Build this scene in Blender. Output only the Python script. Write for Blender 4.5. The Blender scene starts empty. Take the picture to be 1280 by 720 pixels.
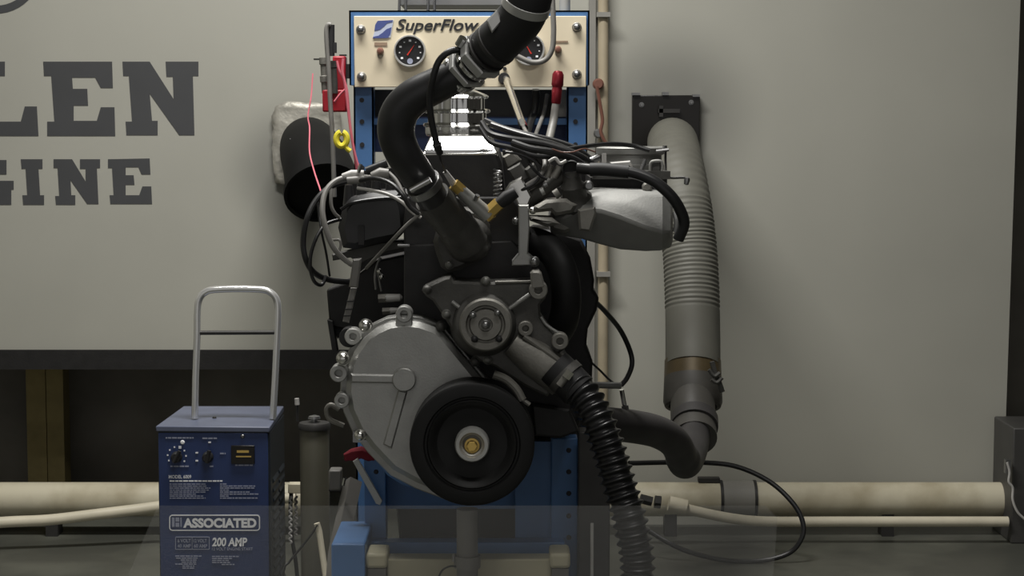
import bpy, bmesh, math, random
from mathutils import Vector, Matrix, Euler
random.seed(7)
SC = bpy.context.scene
COL = SC.collection
# ---------------------------------------------------------------- camera
F = 2400.0                      # focal length in pixels of the 1280x720 frame
TH = math.radians(5.0)          # the camera looks down a little
H = 1.15                        # lens height above the floor
cam_d = bpy.data.cameras.new('camera')
cam = bpy.data.objects.new('camera', cam_d)
COL.objects.link(cam)
cam.location = (0, 0, H)
cam.rotation_euler = (math.radians(90) - TH, 0, 0)
cam_d.sensor_width = 36.0
cam_d.lens = F / 1280.0 * 36.0
cam_d.clip_start = 0.05
cam_d.clip_end = 60
SC.camera = cam
# ---------------------------------------------------------------- world, lights, exposure
W_ = bpy.data.worlds.new('room_ambient')
SC.world = W_
W_.use_nodes = True
W_.node_tree.nodes['Background'].inputs[0].default_value = (1.0, 0.98, 0.95, 1)
W_.node_tree.nodes['Background'].inputs[1].default_value = 0.34
SC.view_settings.view_transform = 'Standard'
SC.view_settings.look = 'None'
SC.view_settings.gamma = 1.0
SC.view_settings.use_curve_mapping = False
SC.view_settings.exposure = 0.0


def area(name, loc, rot, sx, sy, power, color=(1, 0.98, 0.94)):
    d = bpy.data.lights.new(name, 'AREA')
    d.shape = 'RECTANGLE'
    d.size, d.size_y = sx, sy
    d.energy = power
    d.color = color
    o = bpy.data.objects.new(name, d)
    o.location = loc
    o.rotation_euler = rot
    COL.objects.link(o)
    return o


LIGHTS = [((-0.35, 3.95, 2.82), (math.radians(-4), 0, 0), 1.25, 0.30, 70),
          ((0.15, 2.30, 2.82), (0, 0, 0), 1.25, 0.30, 18)]
for i_, (l_, r_, sx_, sy_, p_) in enumerate(LIGHTS):
    area('ceiling_lamp', l_, r_, sx_, sy_, p_)

# ---------------------------------------------------------------- helpers
WL = {}                         # world location of every object made


def dr(px, py):
    u = (px - 640.0) / F
    v = (360.0 - py) / F
    return u, math.cos(TH) + v * math.sin(TH), -math.sin(TH) + v * math.cos(TH)


def P(px, py, Y):
    """the point at distance Y in front of the lens that lies on this line of sight"""
    x, y, z = dr(px, py)
    t = Y / y
    return Vector((x * t, Y, H + z * t))


def M_(Y, py=360):
    """metres per pixel at distance Y"""
    return Y / dr(640, py)[1] / F


def lin(c):
    return tuple((x / 255 / 12.92) if x <= 10 else ((x / 255 + 0.055) / 1.055) ** 2.4 for x in c)


MATS = {}


def mat(name, rgb, rough=0.5, metal=0.0, var=0.12, scale=18.0, bump=0.0, bscale=120.0, rgb2=None, lo=0.4, hi=0.65, coat=0.0, spec=0.5):
    m = bpy.data.materials.new(name)
    m.use_nodes = True
    nt = m.node_tree
    b = nt.nodes['Principled BSDF']
    b.inputs['Roughness'].default_value = rough
    b.inputs['Metallic'].default_value = metal
    b.inputs['Coat Weight'].default_value = coat
    b.inputs['Specular IOR Level'].default_value = spec
    tc = nt.nodes.new('ShaderNodeTexCoord')
    n = nt.nodes.new('ShaderNodeTexNoise')
    n.inputs['Scale'].default_value = scale
    n.inputs['Detail'].default_value = 5.0
    nt.links.new(tc.outputs['Object'], n.inputs['Vector'])
    r = nt.nodes.new('ShaderNodeValToRGB')
    c = lin(rgb)
    if rgb2 is None:
        a, d = tuple(x * (1 - var) for x in c), tuple(min(1, x * (1 + var)) for x in c)
        lo, hi = 0.3, 0.7
    else:
        a, d = c, lin(rgb2)
    r.color_ramp.elements[0].color = a + (1,)
    r.color_ramp.elements[0].position = lo
    r.color_ramp.elements[1].color = d + (1,)
    r.color_ramp.elements[1].position = hi
    nt.links.new(n.outputs['Fac'], r.inputs['Fac'])
    nt.links.new(r.outputs['Color'], b.inputs['Base Color'])
    if bump:
        n2 = nt.nodes.new('ShaderNodeTexNoise')
        n2.inputs['Scale'].default_value = bscale
        nt.links.new(tc.outputs['Object'], n2.inputs['Vector'])
        bp = nt.nodes.new('ShaderNodeBump')
        bp.inputs['Strength'].default_value = bump
        bp.inputs['Distance'].default_value = 0.004
        nt.links.new(n2.outputs['Fac'], bp.inputs['Height'])
        nt.links.new(bp.outputs['Normal'], b.inputs['Normal'])
    MATS[name] = m
    return m


class MB:
    def __init__(s):
        s.v, s.f = [], []

    def add(s, vs, fs):
        o = len(s.v)
        s.v += [Vector(x) for x in vs]
        s.f += [[i + o for i in f] for f in fs]
        return s

    def box(s, x0, x1, y0, y1, z0, z1):
        return s.add([(x0, y0, z0), (x1, y0, z0), (x1, y1, z0), (x0, y1, z0), (x0, y0, z1), (x1, y0, z1), (x1, y1, z1), (x0, y1, z1)],
                     [(0, 1, 5, 4), (1, 2, 6, 5), (2, 3, 7, 6), (3, 0, 4, 7), (4, 5, 6, 7), (3, 2, 1, 0)])

    def pbox(s, px0, py0, px1, py1, Y, d):
        """box whose front face spans these pixels at distance Y"""
        a, b = P(px0, py1, Y), P(px1, py0, Y)
        return s.box(a.x, b.x, Y, Y + d, a.z, b.z)

    def prism(s, pts, Y, d, inset=0.0):
        """outline (pixels) at distance Y, pushed back by d"""
        w = [P(x, y, Y) for x, y in pts]
        ar = sum(w[i].x * w[(i + 1) % len(w)].z - w[(i + 1) % len(w)].x * w[i].z for i in range(len(w)))
        if ar < 0:
            w.reverse()
        n = len(w)
        bk = [p + Vector((0, d, 0)) for p in w]
        if inset:
            fr = []
            for i in range(n):
                a = (w[i] - w[i - 1]).normalized()
                b = (w[(i + 1) % n] - w[i]).normalized()
                na, nb = Vector((-a.z, 0, a.x)), Vector((-b.z, 0, b.x))
                m = (na + nb)
                if m.length < 0.3:
                    m = na
                m.normalize()
                k = inset / max(0.5, m.dot(na))
                fr.append(w[i] + m * k)
            md = [p + Vector((0, inset, 0)) for p in w]
            rings = [fr, md, bk]
        else:
            rings = [w, bk]
        vs = [p for r in rings for p in r]
        fs = [list(range(n)), list(range(len(vs) - 1, len(vs) - 1 - n, -1))]
        for k in range(len(rings) - 1):
            for i in range(n):
                j = (i + 1) % n
                fs.append([k * n + j, k * n + i, (k + 1) * n + i, (k + 1) * n + j])
        return s.add(vs, fs)

    def lathe(s, prof, org, axis, seg=32):
        """prof = [(radius, height)] turned about axis"""
        org, ax = Vector(org), Vector(axis).normalized()
        t = Vector((0, 0, 1)) if abs(ax.z) < 0.9 else Vector((1, 0, 0))
        e1 = ax.cross(t).normalized()
        e2 = ax.cross(e1)
        vs, fs, idx = [], [], []
        for r, h in prof:
            if r < 1e-7:
                idx.append([len(vs)])
                vs.append(org + ax * h)
            else:
                idx.append(list(range(len(vs), len(vs) + seg)))
                for k in range(seg):
                    a = 2 * math.pi * k / seg
                    vs.append(org + ax * h + (e1 * math.cos(a) + e2 * math.sin(a)) * r)
        for a, b in zip(idx[:-1], idx[1:]):
            for k in range(seg):
                j = (k + 1) % seg
                if len(a) == 1 and len(b) > 1:
                    fs.append([a[0], b[j], b[k]])
                elif len(b) == 1 and len(a) > 1:
                    fs.append([a[k], a[j], b[0]])
                elif len(a) > 1:
                    fs.append([a[k], a[j], b[j], b[k]])
        return s.add(vs, fs)

    def disc(s, px, py, r, Y, d, bev=1.0, seg=36):
        """round plate facing the lens, radius r pixels"""
        k = M_(Y, py)
        b = bev * k
        return s.lathe([(0, 0), (r * k - b, 0), (r * k, b), (r * k, d), (0, d)], P(px, py, Y), (0, 1, 0), seg)

    def tube(s, pts, rad, seg=12, caps=True, wall=0.0):
        """pts world points, rad one radius or a list, in metres"""
        n = len(pts)
        rr = rad if isinstance(rad, (list, tuple)) else [rad] * n
        tg = []
        for i in range(n):
            a, b = pts[max(0, i - 1)], pts[min(n - 1, i + 1)]
            d = b - a
            tg.append(d.normalized() if d.length > 1e-9 else (tg[-1] if tg else Vector((0, 0, 1))))
        up = Vector((0, 0, 1)) if abs(tg[0].z) < 0.9 else Vector((1, 0, 0))
        e = tg[0].cross(up).normalized()
        vs, fs = [], []
        for i in range(n):
            if i:
                e = e - tg[i] * e.dot(tg[i])
                e = e.normalized() if e.length > 1e-6 else tg[i].orthogonal().normalized()
            f = tg[i].cross(e)
            for k in range(seg):
                a = 2 * math.pi * k / seg
                vs.append(pts[i] + (e * math.cos(a) + f * math.sin(a)) * rr[i])
        for i in range(n - 1):
            for k in range(seg):
                j = (k + 1) % seg
                fs.append([i * seg + k, i * seg + j, (i + 1) * seg + j, (i + 1) * seg + k])
        if caps:
            fs.append(list(range(seg - 1, -1, -1)))
            fs.append([(n - 1) * seg + k for k in range(seg)])
        return s.add(vs, fs)


def smooth(pts, per=8):
    """Catmull-Rom through the points"""
    q = [2 * pts[0] - pts[1]] + list(pts) + [2 * pts[-1] - pts[-2]]
    out = []
    for i in range(1, len(q) - 2):
        a, b, c, d = q[i - 1], q[i], q[i + 1], q[i + 2]
        for k in range(per):
            t = k / per
            out.append(0.5 * ((2 * b) + (c - a) * t + (2 * a - 5 * b + 4 * c - d) * t * t + (3 * b - a - 3 * c + d) * t ** 3))
    out.append(pts[-1].copy())
    return out


def path(pp, Y=None, per=8):
    return smooth([P(p[0], p[1], p[2] if len(p) > 2 else Y) for p in pp], per)


def link(o, parent=None):
    COL.objects.link(o)
    if parent is not None:
        o.parent = parent
    return o


def mk(name, mb, m, parent=None, ang=35, label=None, kind=None, bevel=0.0, flat=False):
    me = bpy.data.meshes.new(name)
    me.from_pydata([tuple(v) for v in mb.v], [], mb.f)
    bm = bmesh.new()
    bm.from_mesh(me)
    bmesh.ops.recalc_face_normals(bm, faces=bm.faces[:])
    bm.to_mesh(me)
    bm.free()
    me.materials.append(MATS[m])
    if not flat:
        me.polygons.foreach_set('use_smooth', [True] * len(me.polygons))
        me.set_sharp_from_angle(angle=math.radians(ang))
    c0 = [min(v[i] for v in mb.v) for i in range(3)]
    c1 = [max(v[i] for v in mb.v) for i in range(3)]
    org = Vector(((c0[0] + c1[0]) / 2, (c0[1] + c1[1]) / 2, c0[2] if parent is None else (c0[2] + c1[2]) / 2))
    me.transform(Matrix.Translation(-org))
    o = link(bpy.data.objects.new(name, me), parent)
    WL[o] = org
    o.location = org
    if label:
        o['label'] = label
    if kind:
        o['kind'] = kind
    if bevel:
        b = o.modifiers.new('bevel', 'BEVEL')
        b.width = bevel
        b.segments = 2
        b.limit_method = 'ANGLE'
        b.angle_limit = math.radians(40)
    return o


def tag(o, label, cat, group=None):
    o['label'] = label
    o['category'] = cat
    if group:
        o['group'] = group
    return o


def thing(name, label, cat, loc, group=None):
    o = link(bpy.data.objects.new(name, None))
    o.empty_display_size = 0.05
    WL[o] = Vector(loc)
    o.location = loc
    return tag(o, label, cat, group)


def single(name, mb, m, label, cat, group=None, **k):
    return tag(mk(name, mb, m, None, **k), label, cat, group)


def struct(name, mb, m, parent=None, **k):
    o = mk(name, mb, m, parent, **k)
    if parent is None:
        o['kind'] = 'structure'
    return o


SH = {}


def shared(key, make, m):
    if (key, m) not in SH:
        mb = MB()
        make(mb)
        me = bpy.data.meshes.new(key)
        me.from_pydata([tuple(v) for v in mb.v], [], mb.f)
        bm = bmesh.new()
        bm.from_mesh(me)
        bmesh.ops.recalc_face_normals(bm, faces=bm.faces[:])
        bm.to_mesh(me)
        bm.free()
        me.polygons.foreach_set('use_smooth', [True] * len(me.polygons))
        me.set_sharp_from_angle(angle=math.radians(35))
        me.materials.append(MATS[m])
        SH[(key, m)] = me
    return SH[(key, m)]


def inst(name, me, loc, scale, parent, rot=(0, 0, 0)):
    o = link(bpy.data.objects.new(name, me), parent)
    WL[o] = Vector(loc)
    o.location = loc
    o.scale = (scale,) * 3 if not isinstance(scale, (tuple, list)) else scale
    o.rotation_euler = rot
    return o


def hexbolt(mb):      # unit radius, head faces -Y
    mb.lathe([(0, -0.75), (0.62, -0.75), (0.72, -0.65), (0.72, 0)], (0, 0, 0), (0, 1, 0), 6)
    mb.lathe([(0.72, -0.12), (1.0, -0.10), (1.0, 0.4), (0, 0.4)], (0, 0, 0), (0, 1, 0), 20)


def domebolt(mb):
    mb.lathe([(0, -1.0), (0.35, -0.95), (0.65, -0.72), (0.86, -0.35), (0.9, 0), (1.0, 0.05), (1.0, 0.8), (0, 0.8)], (0, 0, 0), (0, 1, 0), 20)


def boss(mb):         # a round lug with a blind hole
    mb.lathe([(0, 0.9), (0.42, 0.9), (0.42, 0.06), (0.5, 0.0), (0.9, 0.0), (1.0, 0.1), (1.0, 2.2), (0, 2.2)], (0, 0, 0), (0, 1, 0), 24)


def bolt(parent, px, py, r, Y, m='steel', shape=hexbolt, name='bolt'):
    return inst(name, shared(shape.__name__, shape, m), P(px, py, Y), r * M_(Y, py), parent, (0, random.random(), 0) if shape is hexbolt else (0, 0, 0))


def text(name, s, px, py, hpx, wpx, Y, m, parent, shear=0.0, bold=0.0, thick=0.0006):
    """lettering whose left end / baseline sit at (px, py); cap height hpx, width wpx"""
    c = bpy.data.curves.new(name, 'FONT')
    c.body = s
    c.shear = shear
    c.offset = bold
    c.extrude = 0.0
    c.resolution_u = 4
    t = bpy.data.objects.new(name, c)
    COL.objects.link(t)
    bpy.context.view_layer.update()
    me = bpy.data.meshes.new_from_object(t.evaluated_get(bpy.context.evaluated_depsgraph_get()))
    COL.objects.unlink(t)
    bpy.data.objects.remove(t)
    vs = [v.co.copy() for v in me.vertices]
    fs = [list(p.vertices) for p in me.polygons]
    x0, x1 = min(v.x for v in vs), max(v.x for v in vs)
    capH = 0.70
    k = M_(Y, py)
    o = P(px, py, Y)
    mb = MB()
    mb.add([(o.x + (v.x - x0) / (x1 - x0) * wpx * k, Y, o.z + v.y / capH * hpx * k) for v in vs], fs)
    bpy.data.meshes.remove(me)
    ob = mk(name, mb, m, parent, flat=True)
    ob.data.flip_normals() if ob.data.polygons[0].normal.y > 0 else None
    so = ob.modifiers.new('thickness', 'SOLIDIFY')
    so.thickness = thick
    return ob


# ---------------------------------------------------------------- materials
mat('wall_paint', (174, 173, 163), 0.6, 0, 0.05, 2.2, 0.03, 60)
mat('wall_dark', (52, 50, 46), 0.8, 0, 0.3, 3)
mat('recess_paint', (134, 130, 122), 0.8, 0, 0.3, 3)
mat('damper_black', (24, 24, 24), 0.55, 0, 0.15, 20, spec=0.3)
mat('band_silver', (196, 196, 194), 0.3, 0.55, 0.06, 20)
mat('cabinet_grey', (66, 65, 63), 0.5, 0, 0.12, 12)
mat('ribbed_rubber', (30, 30, 31), 0.32, 0, 0.15, 20)
mat('rag_red', (128, 34, 46), 0.9, 0, 0.25, 40)
mat('handle_chrome', (226, 226, 224), 0.2, 0.7, 0.03, 20)
mat('cast_satin', (150, 150, 147), 0.6, 0.35, 0.08, 26, 0.08, 260)
mat('letter_paint', (70, 71, 73), 0.6, 0, 0.06, 8)
mat('floor_concrete', (74, 75, 69), 0.42, 0, 0.2, 3.5, 0.15, 25, rgb2=(106, 107, 97), lo=0.45, hi=0.75)
mat('timber', (150, 136, 92), 0.8, 0, 0.2, 14)
mat('pvc', (208, 201, 178), 0.45, 0, 0.1, 9, rgb2=(172, 162, 136), lo=0.42, hi=0.75)
mat('pvc_white', (214, 206, 184), 0.45, 0, 0.08, 12)
mat('conduit', (176, 164, 140), 0.5, 0, 0.12, 10)
mat('conduit_grey', (140, 138, 132), 0.5, 0, 0.1, 10)
mat('blue_paint', (74, 114, 164), 0.42, 0, 0.10, 14)
mat('cream_panel', (222, 210, 184), 0.42, 0, 0.05, 6)
mat('logo_blue', (72, 84, 140), 0.5, 0, 0.05)
mat('logo_pale', (186, 194, 214), 0.5, 0, 0.05)
mat('ink', (34, 34, 38), 0.6, 0, 0.02)
mat('ink_soft', (150, 128, 108), 0.6, 0, 0.02)
mat('steel', (150, 150, 150), 0.32, 0.9, 0.1, 40)
mat('bolt_grey', (120, 120, 116), 0.5, 0.5, 0.1, 40)
mat('chrome', (225, 225, 225), 0.10, 1.0, 0.02, 40)
mat('polished_alloy', (225, 224, 220), 0.22, 1.0, 0.04, 30)
mat('cast_alloy', (165, 165, 162), 0.46, 0.75, 0.08, 26, 0.08, 260)
mat('cast_dull', (128, 126, 120), 0.55, 0.55, 0.16, 22, 0.15, 200)
mat('cast_dark', (84, 83, 80), 0.55, 0.4, 0.2, 22, 0.15, 200)
mat('engine_black', (32, 31, 31), 0.55, 0.0, 0.25, 30, 0.1, 160)
mat('rubber', (30, 30, 31), 0.6, 0, 0.2, 20)
mat('rubber_satin', (42, 42, 43), 0.38, 0, 0.15, 20)
mat('cable_black', (32, 32, 33), 0.38, 0, 0.15, 20)
mat('cable_grey', (122, 120, 116), 0.45, 0, 0.15, 20)
mat('cable_pale', (190, 188, 184), 0.4, 0, 0.1, 20)
mat('cable_pink', (206, 108, 122), 0.5, 0, 0.1, 20)
mat('red_plastic', (168, 30, 44), 0.4, 0, 0.12, 20)
mat('red_anodised', (132, 34, 44), 0.3, 0.4, 0.12, 20)
mat('yellow_plastic', (220, 206, 60), 0.45, 0, 0.08, 20)
mat('brass', (224, 190, 108), 0.3, 0.55, 0.1, 30)
mat('hub_grey', (176, 176, 172), 0.4, 0.4, 0.06, 30)
mat('charger_blue', (40, 57, 100), 0.4, 0, 0.08, 20)
mat('charger_top', (92, 98, 118), 0.38, 0, 0.1, 20)
mat('charger_side', (34, 40, 48), 0.45, 0, 0.15, 20)
mat('print_white', (240, 241, 244), 0.6, 0, 0.03)
mat('print_grey', (150, 155, 176), 0.6, 0, 0.03)
mat('meter_black', (22, 20, 18), 0.3, 0, 0.1)
mat('gauge_face', (34, 34, 36), 0.35, 0, 0.1)
mat('needle_red', (206, 50, 34), 0.5, 0, 0.02)
mat('knob_brown', (116, 78, 66), 0.4, 0, 0.1)
mat('flex_hose', (100, 99, 91), 0.6, 0, 0.1, 10)
mat('coupler_dark', (72, 70, 66), 0.5, 0, 0.15, 16)
mat('coupler_band', (88, 76, 54), 0.42, 0.3, 0.2, 16)
mat('pipe_dark', (62, 60, 60), 0.55, 0.2, 0.18, 14)
mat('tank_olive', (76, 74, 63), 0.5, 0.1, 0.12, 10)
mat('duct_black', (19, 19, 19), 0.7, 0, 0.2, 12, spec=0.2)
mat('foil', (176, 173, 163), 0.45, 0.35, 0.2, 20, 0.5, 60)
mat('dark_steel', (56, 55, 54), 0.5, 0.3, 0.2, 14)
mat('grey_paint', (110, 108, 104), 0.5, 0, 0.12, 12)
mat('cream_paint', (176, 170, 144), 0.5, 0, 0.1, 12)
mat('ceiling_white', (176, 174, 166), 0.8, 0, 0.05, 4)

# wall paint darkens towards the two wall outlets
nt = MATS['wall_paint'].node_tree
bs = nt.nodes['Principled BSDF']
src = bs.inputs['Base Color'].links[0].from_socket
ge = nt.nodes.new('ShaderNodeNewGeometry')
for c_, r_ in ((P(836, 140, 5.40), .30), (P(372, 215, 5.40), .24)):
    ds = nt.nodes.new('ShaderNodeVectorMath')
    ds.operation = 'DISTANCE'
    ds.inputs[1].default_value = c_
    nt.links.new(ge.outputs['Position'], ds.inputs[0])
    mr = nt.nodes.new('ShaderNodeMapRange')
    mr.interpolation_type = 'SMOOTHSTEP'
    mr.inputs['From Min'].default_value = .07
    mr.inputs['From Max'].default_value = r_
    mr.inputs['To Min'].default_value = .55
    mr.inputs['To Max'].default_value = 0.0
    nt.links.new(ds.outputs['Value'], mr.inputs['Value'])
    mi = nt.nodes.new('ShaderNodeMix')
    mi.data_type = 'RGBA'
    nt.links.new(mr.outputs['Result'], mi.inputs['Factor'])
    nt.links.new(src, mi.inputs[6])
    mi.inputs[7].default_value = (.10, .10, .095, 1)
    src = mi.outputs[2]
nt.links.new(src, bs.inputs['Base Color'])

# ---------------------------------------------------------------- setting
YW = 5.40                                                   # back wall
struct('floor', MB().box(-3.0, 3.0, -0.6, 6.6, -0.06, 0.0), 'floor_concrete')
struct('ceiling', MB().box(-3.0, 3.0, -0.6, 6.6, 2.9, 2.98), 'ceiling_white')
struct('wall_left', MB().box(-3.06, -2.98, -0.6, 6.6, 0, 2.9), 'wall_paint')
struct('wall_right', MB().box(2.4, 2.48, -0.6, 6.6, 0, 2.9), 'wall_dark')
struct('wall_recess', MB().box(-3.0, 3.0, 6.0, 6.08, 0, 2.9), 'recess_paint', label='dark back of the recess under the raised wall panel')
xs = P(600, 437, YW).x
zl = P(200, 437, YW).z
xr0, xr1 = P(1268, 100, YW).x, P(1254, 600, YW).x
wl = struct('wall_back', MB().add(
    [(-3.0, YW, zl), (xs, YW, zl), (xs, YW, 2.9), (-3.0, YW, 2.9), (-3.0, YW + .05, zl), (xs, YW + .05, zl), (xs, YW + .05, 2.9), (-3.0, YW + .05, 2.9)],
    [(0, 1, 2, 3), (4, 7, 6, 5), (0, 4, 5, 1), (1, 5, 6, 2), (2, 6, 7, 3), (3, 7, 4, 0)]), 'wall_paint', label='pale grey painted panel with black lettering, ending above the floor', flat=True)
wr = struct('wall_back', MB().add(
    [(xs, YW, 0), (xr1, YW, 0), (xr1 + .035, YW, 2.9), (xs, YW, 2.9), (xs, YW + .05, 0), (xr1, YW + .05, 0), (xr1 + .035, YW + .05, 2.9), (xs, YW + .05, 2.9)],
    [(0, 1, 2, 3), (4, 7, 6, 5), (0, 4, 5, 1), (1, 5, 6, 2), (2, 6, 7, 3), (3, 7, 4, 0)]), 'wall_paint', label='pale grey painted wall to the right of the engine', flat=True)
struct('trim_1', MB().box(-3.0, xs - .002, YW - .012, YW + .05, zl - .055, zl), 'engine_black', label='dark steel edge under the lettered panel')
p0, p1 = P(1256, 300, YW - .01), P(1250, 300, YW - .01)
for (a, b) in ((36, 60), (61, 82)):
    x0, x1 = P(a, 500, 5.85).x, P(b, 500, 5.85).x
    struct('trim_2', MB().box(x0, x1, 5.82, 5.90, 0, 1.05), 'timber', label='upright timber in the dark recess')
# lettering painted on the left panel
L1 = [(-48, 77), (6, 77), (6, 95), (-8, 95), (-8, 152), (26, 152), (31, 133), (46, 133), (48, 170), (-46, 170), (-46, 152), (-34, 152), (-34, 95), (-48, 95)]
E1 = [(54, 77), (140, 77), (141, 110), (126, 110), (119, 97), (90, 97), (91, 111), (109, 111), (110, 132), (92, 132), (92, 151), (121, 151), (126, 134), (143, 134), (144, 170), (59, 170), (59, 152), (68, 152), (64, 95), (55, 95)]
N1 = [(153, 77), (187, 77), (217, 124), (216, 96), (208, 96), (207, 77), (248, 77), (248, 95), (241, 95), (243, 169), (224, 169), (187, 117), (190, 151), (197, 151), (197, 169), (158, 169), (157, 152), (165, 152), (161, 95), (154, 95)]
G2 = [(-40, 200), (8, 200), (8, 218), (-6, 218), (-10, 212), (-22, 212), (-28, 217), (-28, 240), (-20, 245), (-8, 245), (-8, 237), (-14, 237), (-14, 226), (17, 226), (17, 237), (14, 237), (14, 256), (-36, 256), (-46, 246), (-46, 208)]
I2 = [(26, 199), (53, 199), (53, 211), (48, 211), (50, 244), (55, 244), (55, 256), (29, 256), (28, 244), (34, 244), (32, 211), (27, 211)]
N2 = [(67, 199), (90, 199), (107, 227), (107, 211), (100, 211), (100, 199), (125, 199), (125, 210), (121, 210), (123, 255), (109, 255), (88, 225), (89, 244), (94, 244), (94, 256), (70, 256), (69, 245), (74, 245), (72, 210), (67, 210)]
E2 = [(135, 199), (187, 198), (188, 218), (177, 218), (173, 209), (157, 209), (157, 219), (167, 219), (168, 231), (157, 231), (157, 244), (174, 244), (178, 233), (189, 233), (190, 255), (138, 255), (137, 244), (142, 244), (140, 210), (135, 210)]
for pl in (L1, E1, N1, G2, I2, N2, E2):
    mk('painted_letter', MB().prism(pl, YW - .0015, .0015), 'letter_paint', wl, flat=True)
ring = [(-5 + 57 * math.cos(a), -40 + 57 * math.sin(a)) for a in [math.pi * 2 * k / 48 for k in range(48)]]
ring_in = [(-5 + 48 * math.cos(a), -41 + 48 * math.sin(a)) for a in [math.pi * 2 * k / 48 for k in range(48)]]
mbr = MB()
va = [P(x, y, YW - .0015) for x, y in ring]
vb = [P(x, y, YW - .0015) for x, y in ring_in]
mbr.add(va + vb, [(k, (k + 1) % 48, 48 + (k + 1) % 48, 48 + k) for k in range(48)])
mk('painted_ring', mbr, 'letter_paint', wl, flat=True)

# ---------------------------------------------------------------- things on and along the wall
t = thing('conduit', 'tall cream conduit running up the wall right of the blue stand', 'conduit', (P(753, 610, 5.36).x, 5.36, 0))
mk('conduit_tube', MB().tube([P(753, 690, 5.36), P(754, 300, 5.36), P(754, -60, 5.36)], 6.5 * M_(5.36), 14), 'conduit', t)
for y_ in (18, 343):
    mk('strap', MB().pbox(746, y_ - 3, 763, y_ + 3, 5.335, .06), 'conduit_grey', t)
mk('junction_knob', MB().disc(748, 105, 7, 5.32, .03, 2), 'knob_brown', t, label='brown round junction knob')
mk('junction_elbow', MB().disc(748, 167, 6, 5.32, .03, 2), 'steel', t)
mk('drop_wire', MB().tube(path([(746, 108), (750, 130), (753, 150), (751, 165), (757, 178), (765, 184)], 5.32), 2.2 * M_(5.3), 8), 'knob_brown', t)
t = thing('cable_trunking', 'flat grey trunking strip between the conduit and the blue stand', 'trunking', (P(741, 610, 5.38).x, 5.38, 0))
mk('trunking_body', MB().pbox(734, -60, 745, 640, 5.375, .02), 'conduit_grey', t)

# wall outlet plate and grey exhaust extraction hose
t = thing('outlet_plate', 'dark square wall plate behind the top of the flexible grey hose', 'plate', P(832, 200, 5.38))
mk('plate', MB().pbox(790, 119, 875, 204, 5.37, .03), 'meter_black', t, bevel=.002)
for (x_, y_) in ((802, 131), (864, 128), (798, 196)):
    bolt(t, x_, y_, 3.2, 5.37)
mk('latch', MB().pbox(823, 136, 850, 141, 5.35, .02).pbox(824, 132, 829, 146, 5.35, .02), 'dark_steel', t)
for q_ in ((790, 116, 800, 119), (828, 115, 836, 119), (866, 118, 875, 121)):
    mk('edge_strip', MB().pbox(*q_, 5.36, .03), 'steel', t)

t = thing('exhaust_hose', 'grey flexible exhaust hose hanging down the right wall from the dark plate', 'hose', P(866, 500, 4.7))
cl = path([(840, 178, 5.37), (841, 180, 5.25), (843, 190, 5.10), (848, 215, 4.98), (856, 260, 4.90), (862, 310, 4.86), (865, 365, 4.82), (866, 420, 4.78), (866, 458, 4.74)], per=44)
rp = []
for i, p in enumerate(cl):
    s_ = i / (len(cl) - 1)
    base = 33.5 * M_(4.9)
    ph = 0.0
    if 0.50 < s_ < 0.80:
        ph = 0.016 * math.sin((s_ - 0.50) / 0.30 * 2 * math.pi * 24)
    elif s_ <= .50:
        ph = 0.008 * math.sin(s_ * 300)
    rp.append(base * (1 + ph))
mk('hose_body', MB().tube(cl, rp, 32), 'flex_hose', t)
k = M_(4.74)
dn = (P(866, 500, 4.70) - P(866, 455, 4.74)).normalized()
mk('clamp_band', MB().lathe([(34 * k, -14 * k), (35.5 * k, -13 * k), (36 * k, 12 * k), (34 * k, 13 * k)], P(866, 464, 4.74), dn, 36), 'coupler_band', t)
mk('coupler', MB().lathe([(33 * k, 8 * k), (36 * k, 10 * k), (37 * k, 40 * k), (35 * k, 46 * k), (30 * k, 47 * k), (30 * k, 20 * k)], P(866, 464, 4.74), dn, 36), 'coupler_dark', t)
mk('clamp_screw', MB().tube(path([(890, 452), (894, 466), (899, 478), (903, 490)], 4.62), 3.2 * k, 8).tube(path([(886, 462), (893, 470), (900, 466)], 4.61), 2.4 * k, 8).tube(path([(889, 474), (896, 478), (903, 472)], 4.61), 2.4 * k, 8), 'cast_dark', t)

t = thing('exhaust_pipe', 'dark exhaust pipe elbow running from the engine into the grey hose', 'pipe', P(853, 596, 4.2))
k = M_(4.2)
pp = path([(700, 527, 3.86), (745, 529, 3.92), (790, 533, 4.0), (822, 540, 4.08), (843, 553, 4.15), (853, 572, 4.24), (857, 577, 4.34), (863, 565, 4.46), (867, 545, 4.56), (867, 515, 4.64), (866, 495, 4.70)], per=8)
mk('pipe_body', MB().tube(pp, [20 * k] * 40 + [22 * k] * (len(pp) - 40), 28), 'pipe_dark', t)
k = M_(4.6)
mk('sleeve', MB().tube(path([(866, 492, 4.70), (866, 510, 4.66), (867, 530, 4.62), (868, 548, 4.575)], per=4), [28.5 * k] * 13, 28), 'coupler_dark', t)
mk('sleeve_collar', MB().tube(path([(868, 524, 4.63), (868, 534, 4.605)], per=2), 30 * k, 28), 'pipe_dark', t)
k = M_(4.0)
mk('stub', MB().tube([P(777, 487, 3.98), P(782, 514, 3.99)], 3 * k, 10), 'chrome', t, label='small bright probe stub standing on the pipe')
mk('stub_nut', MB().tube([P(781, 507, 3.985), P(782, 513, 3.985)], 5 * k, 6), 'steel', t)
k = M_(3.95)
t = thing('probe_lead', 'black probe lead arching right of the engine with a bright metal tip', 'cable', P(780, 485, 3.95))
mk('lead', MB().tube(path([(742, 375, 3.85), (757, 390, 3.9), (775, 412, 3.95), (787, 437, 3.97), (790, 455, 3.97), (784, 472, 3.97), (776, 482, 3.97)]), 3.2 * k, 10), 'cable_black', t)
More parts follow.
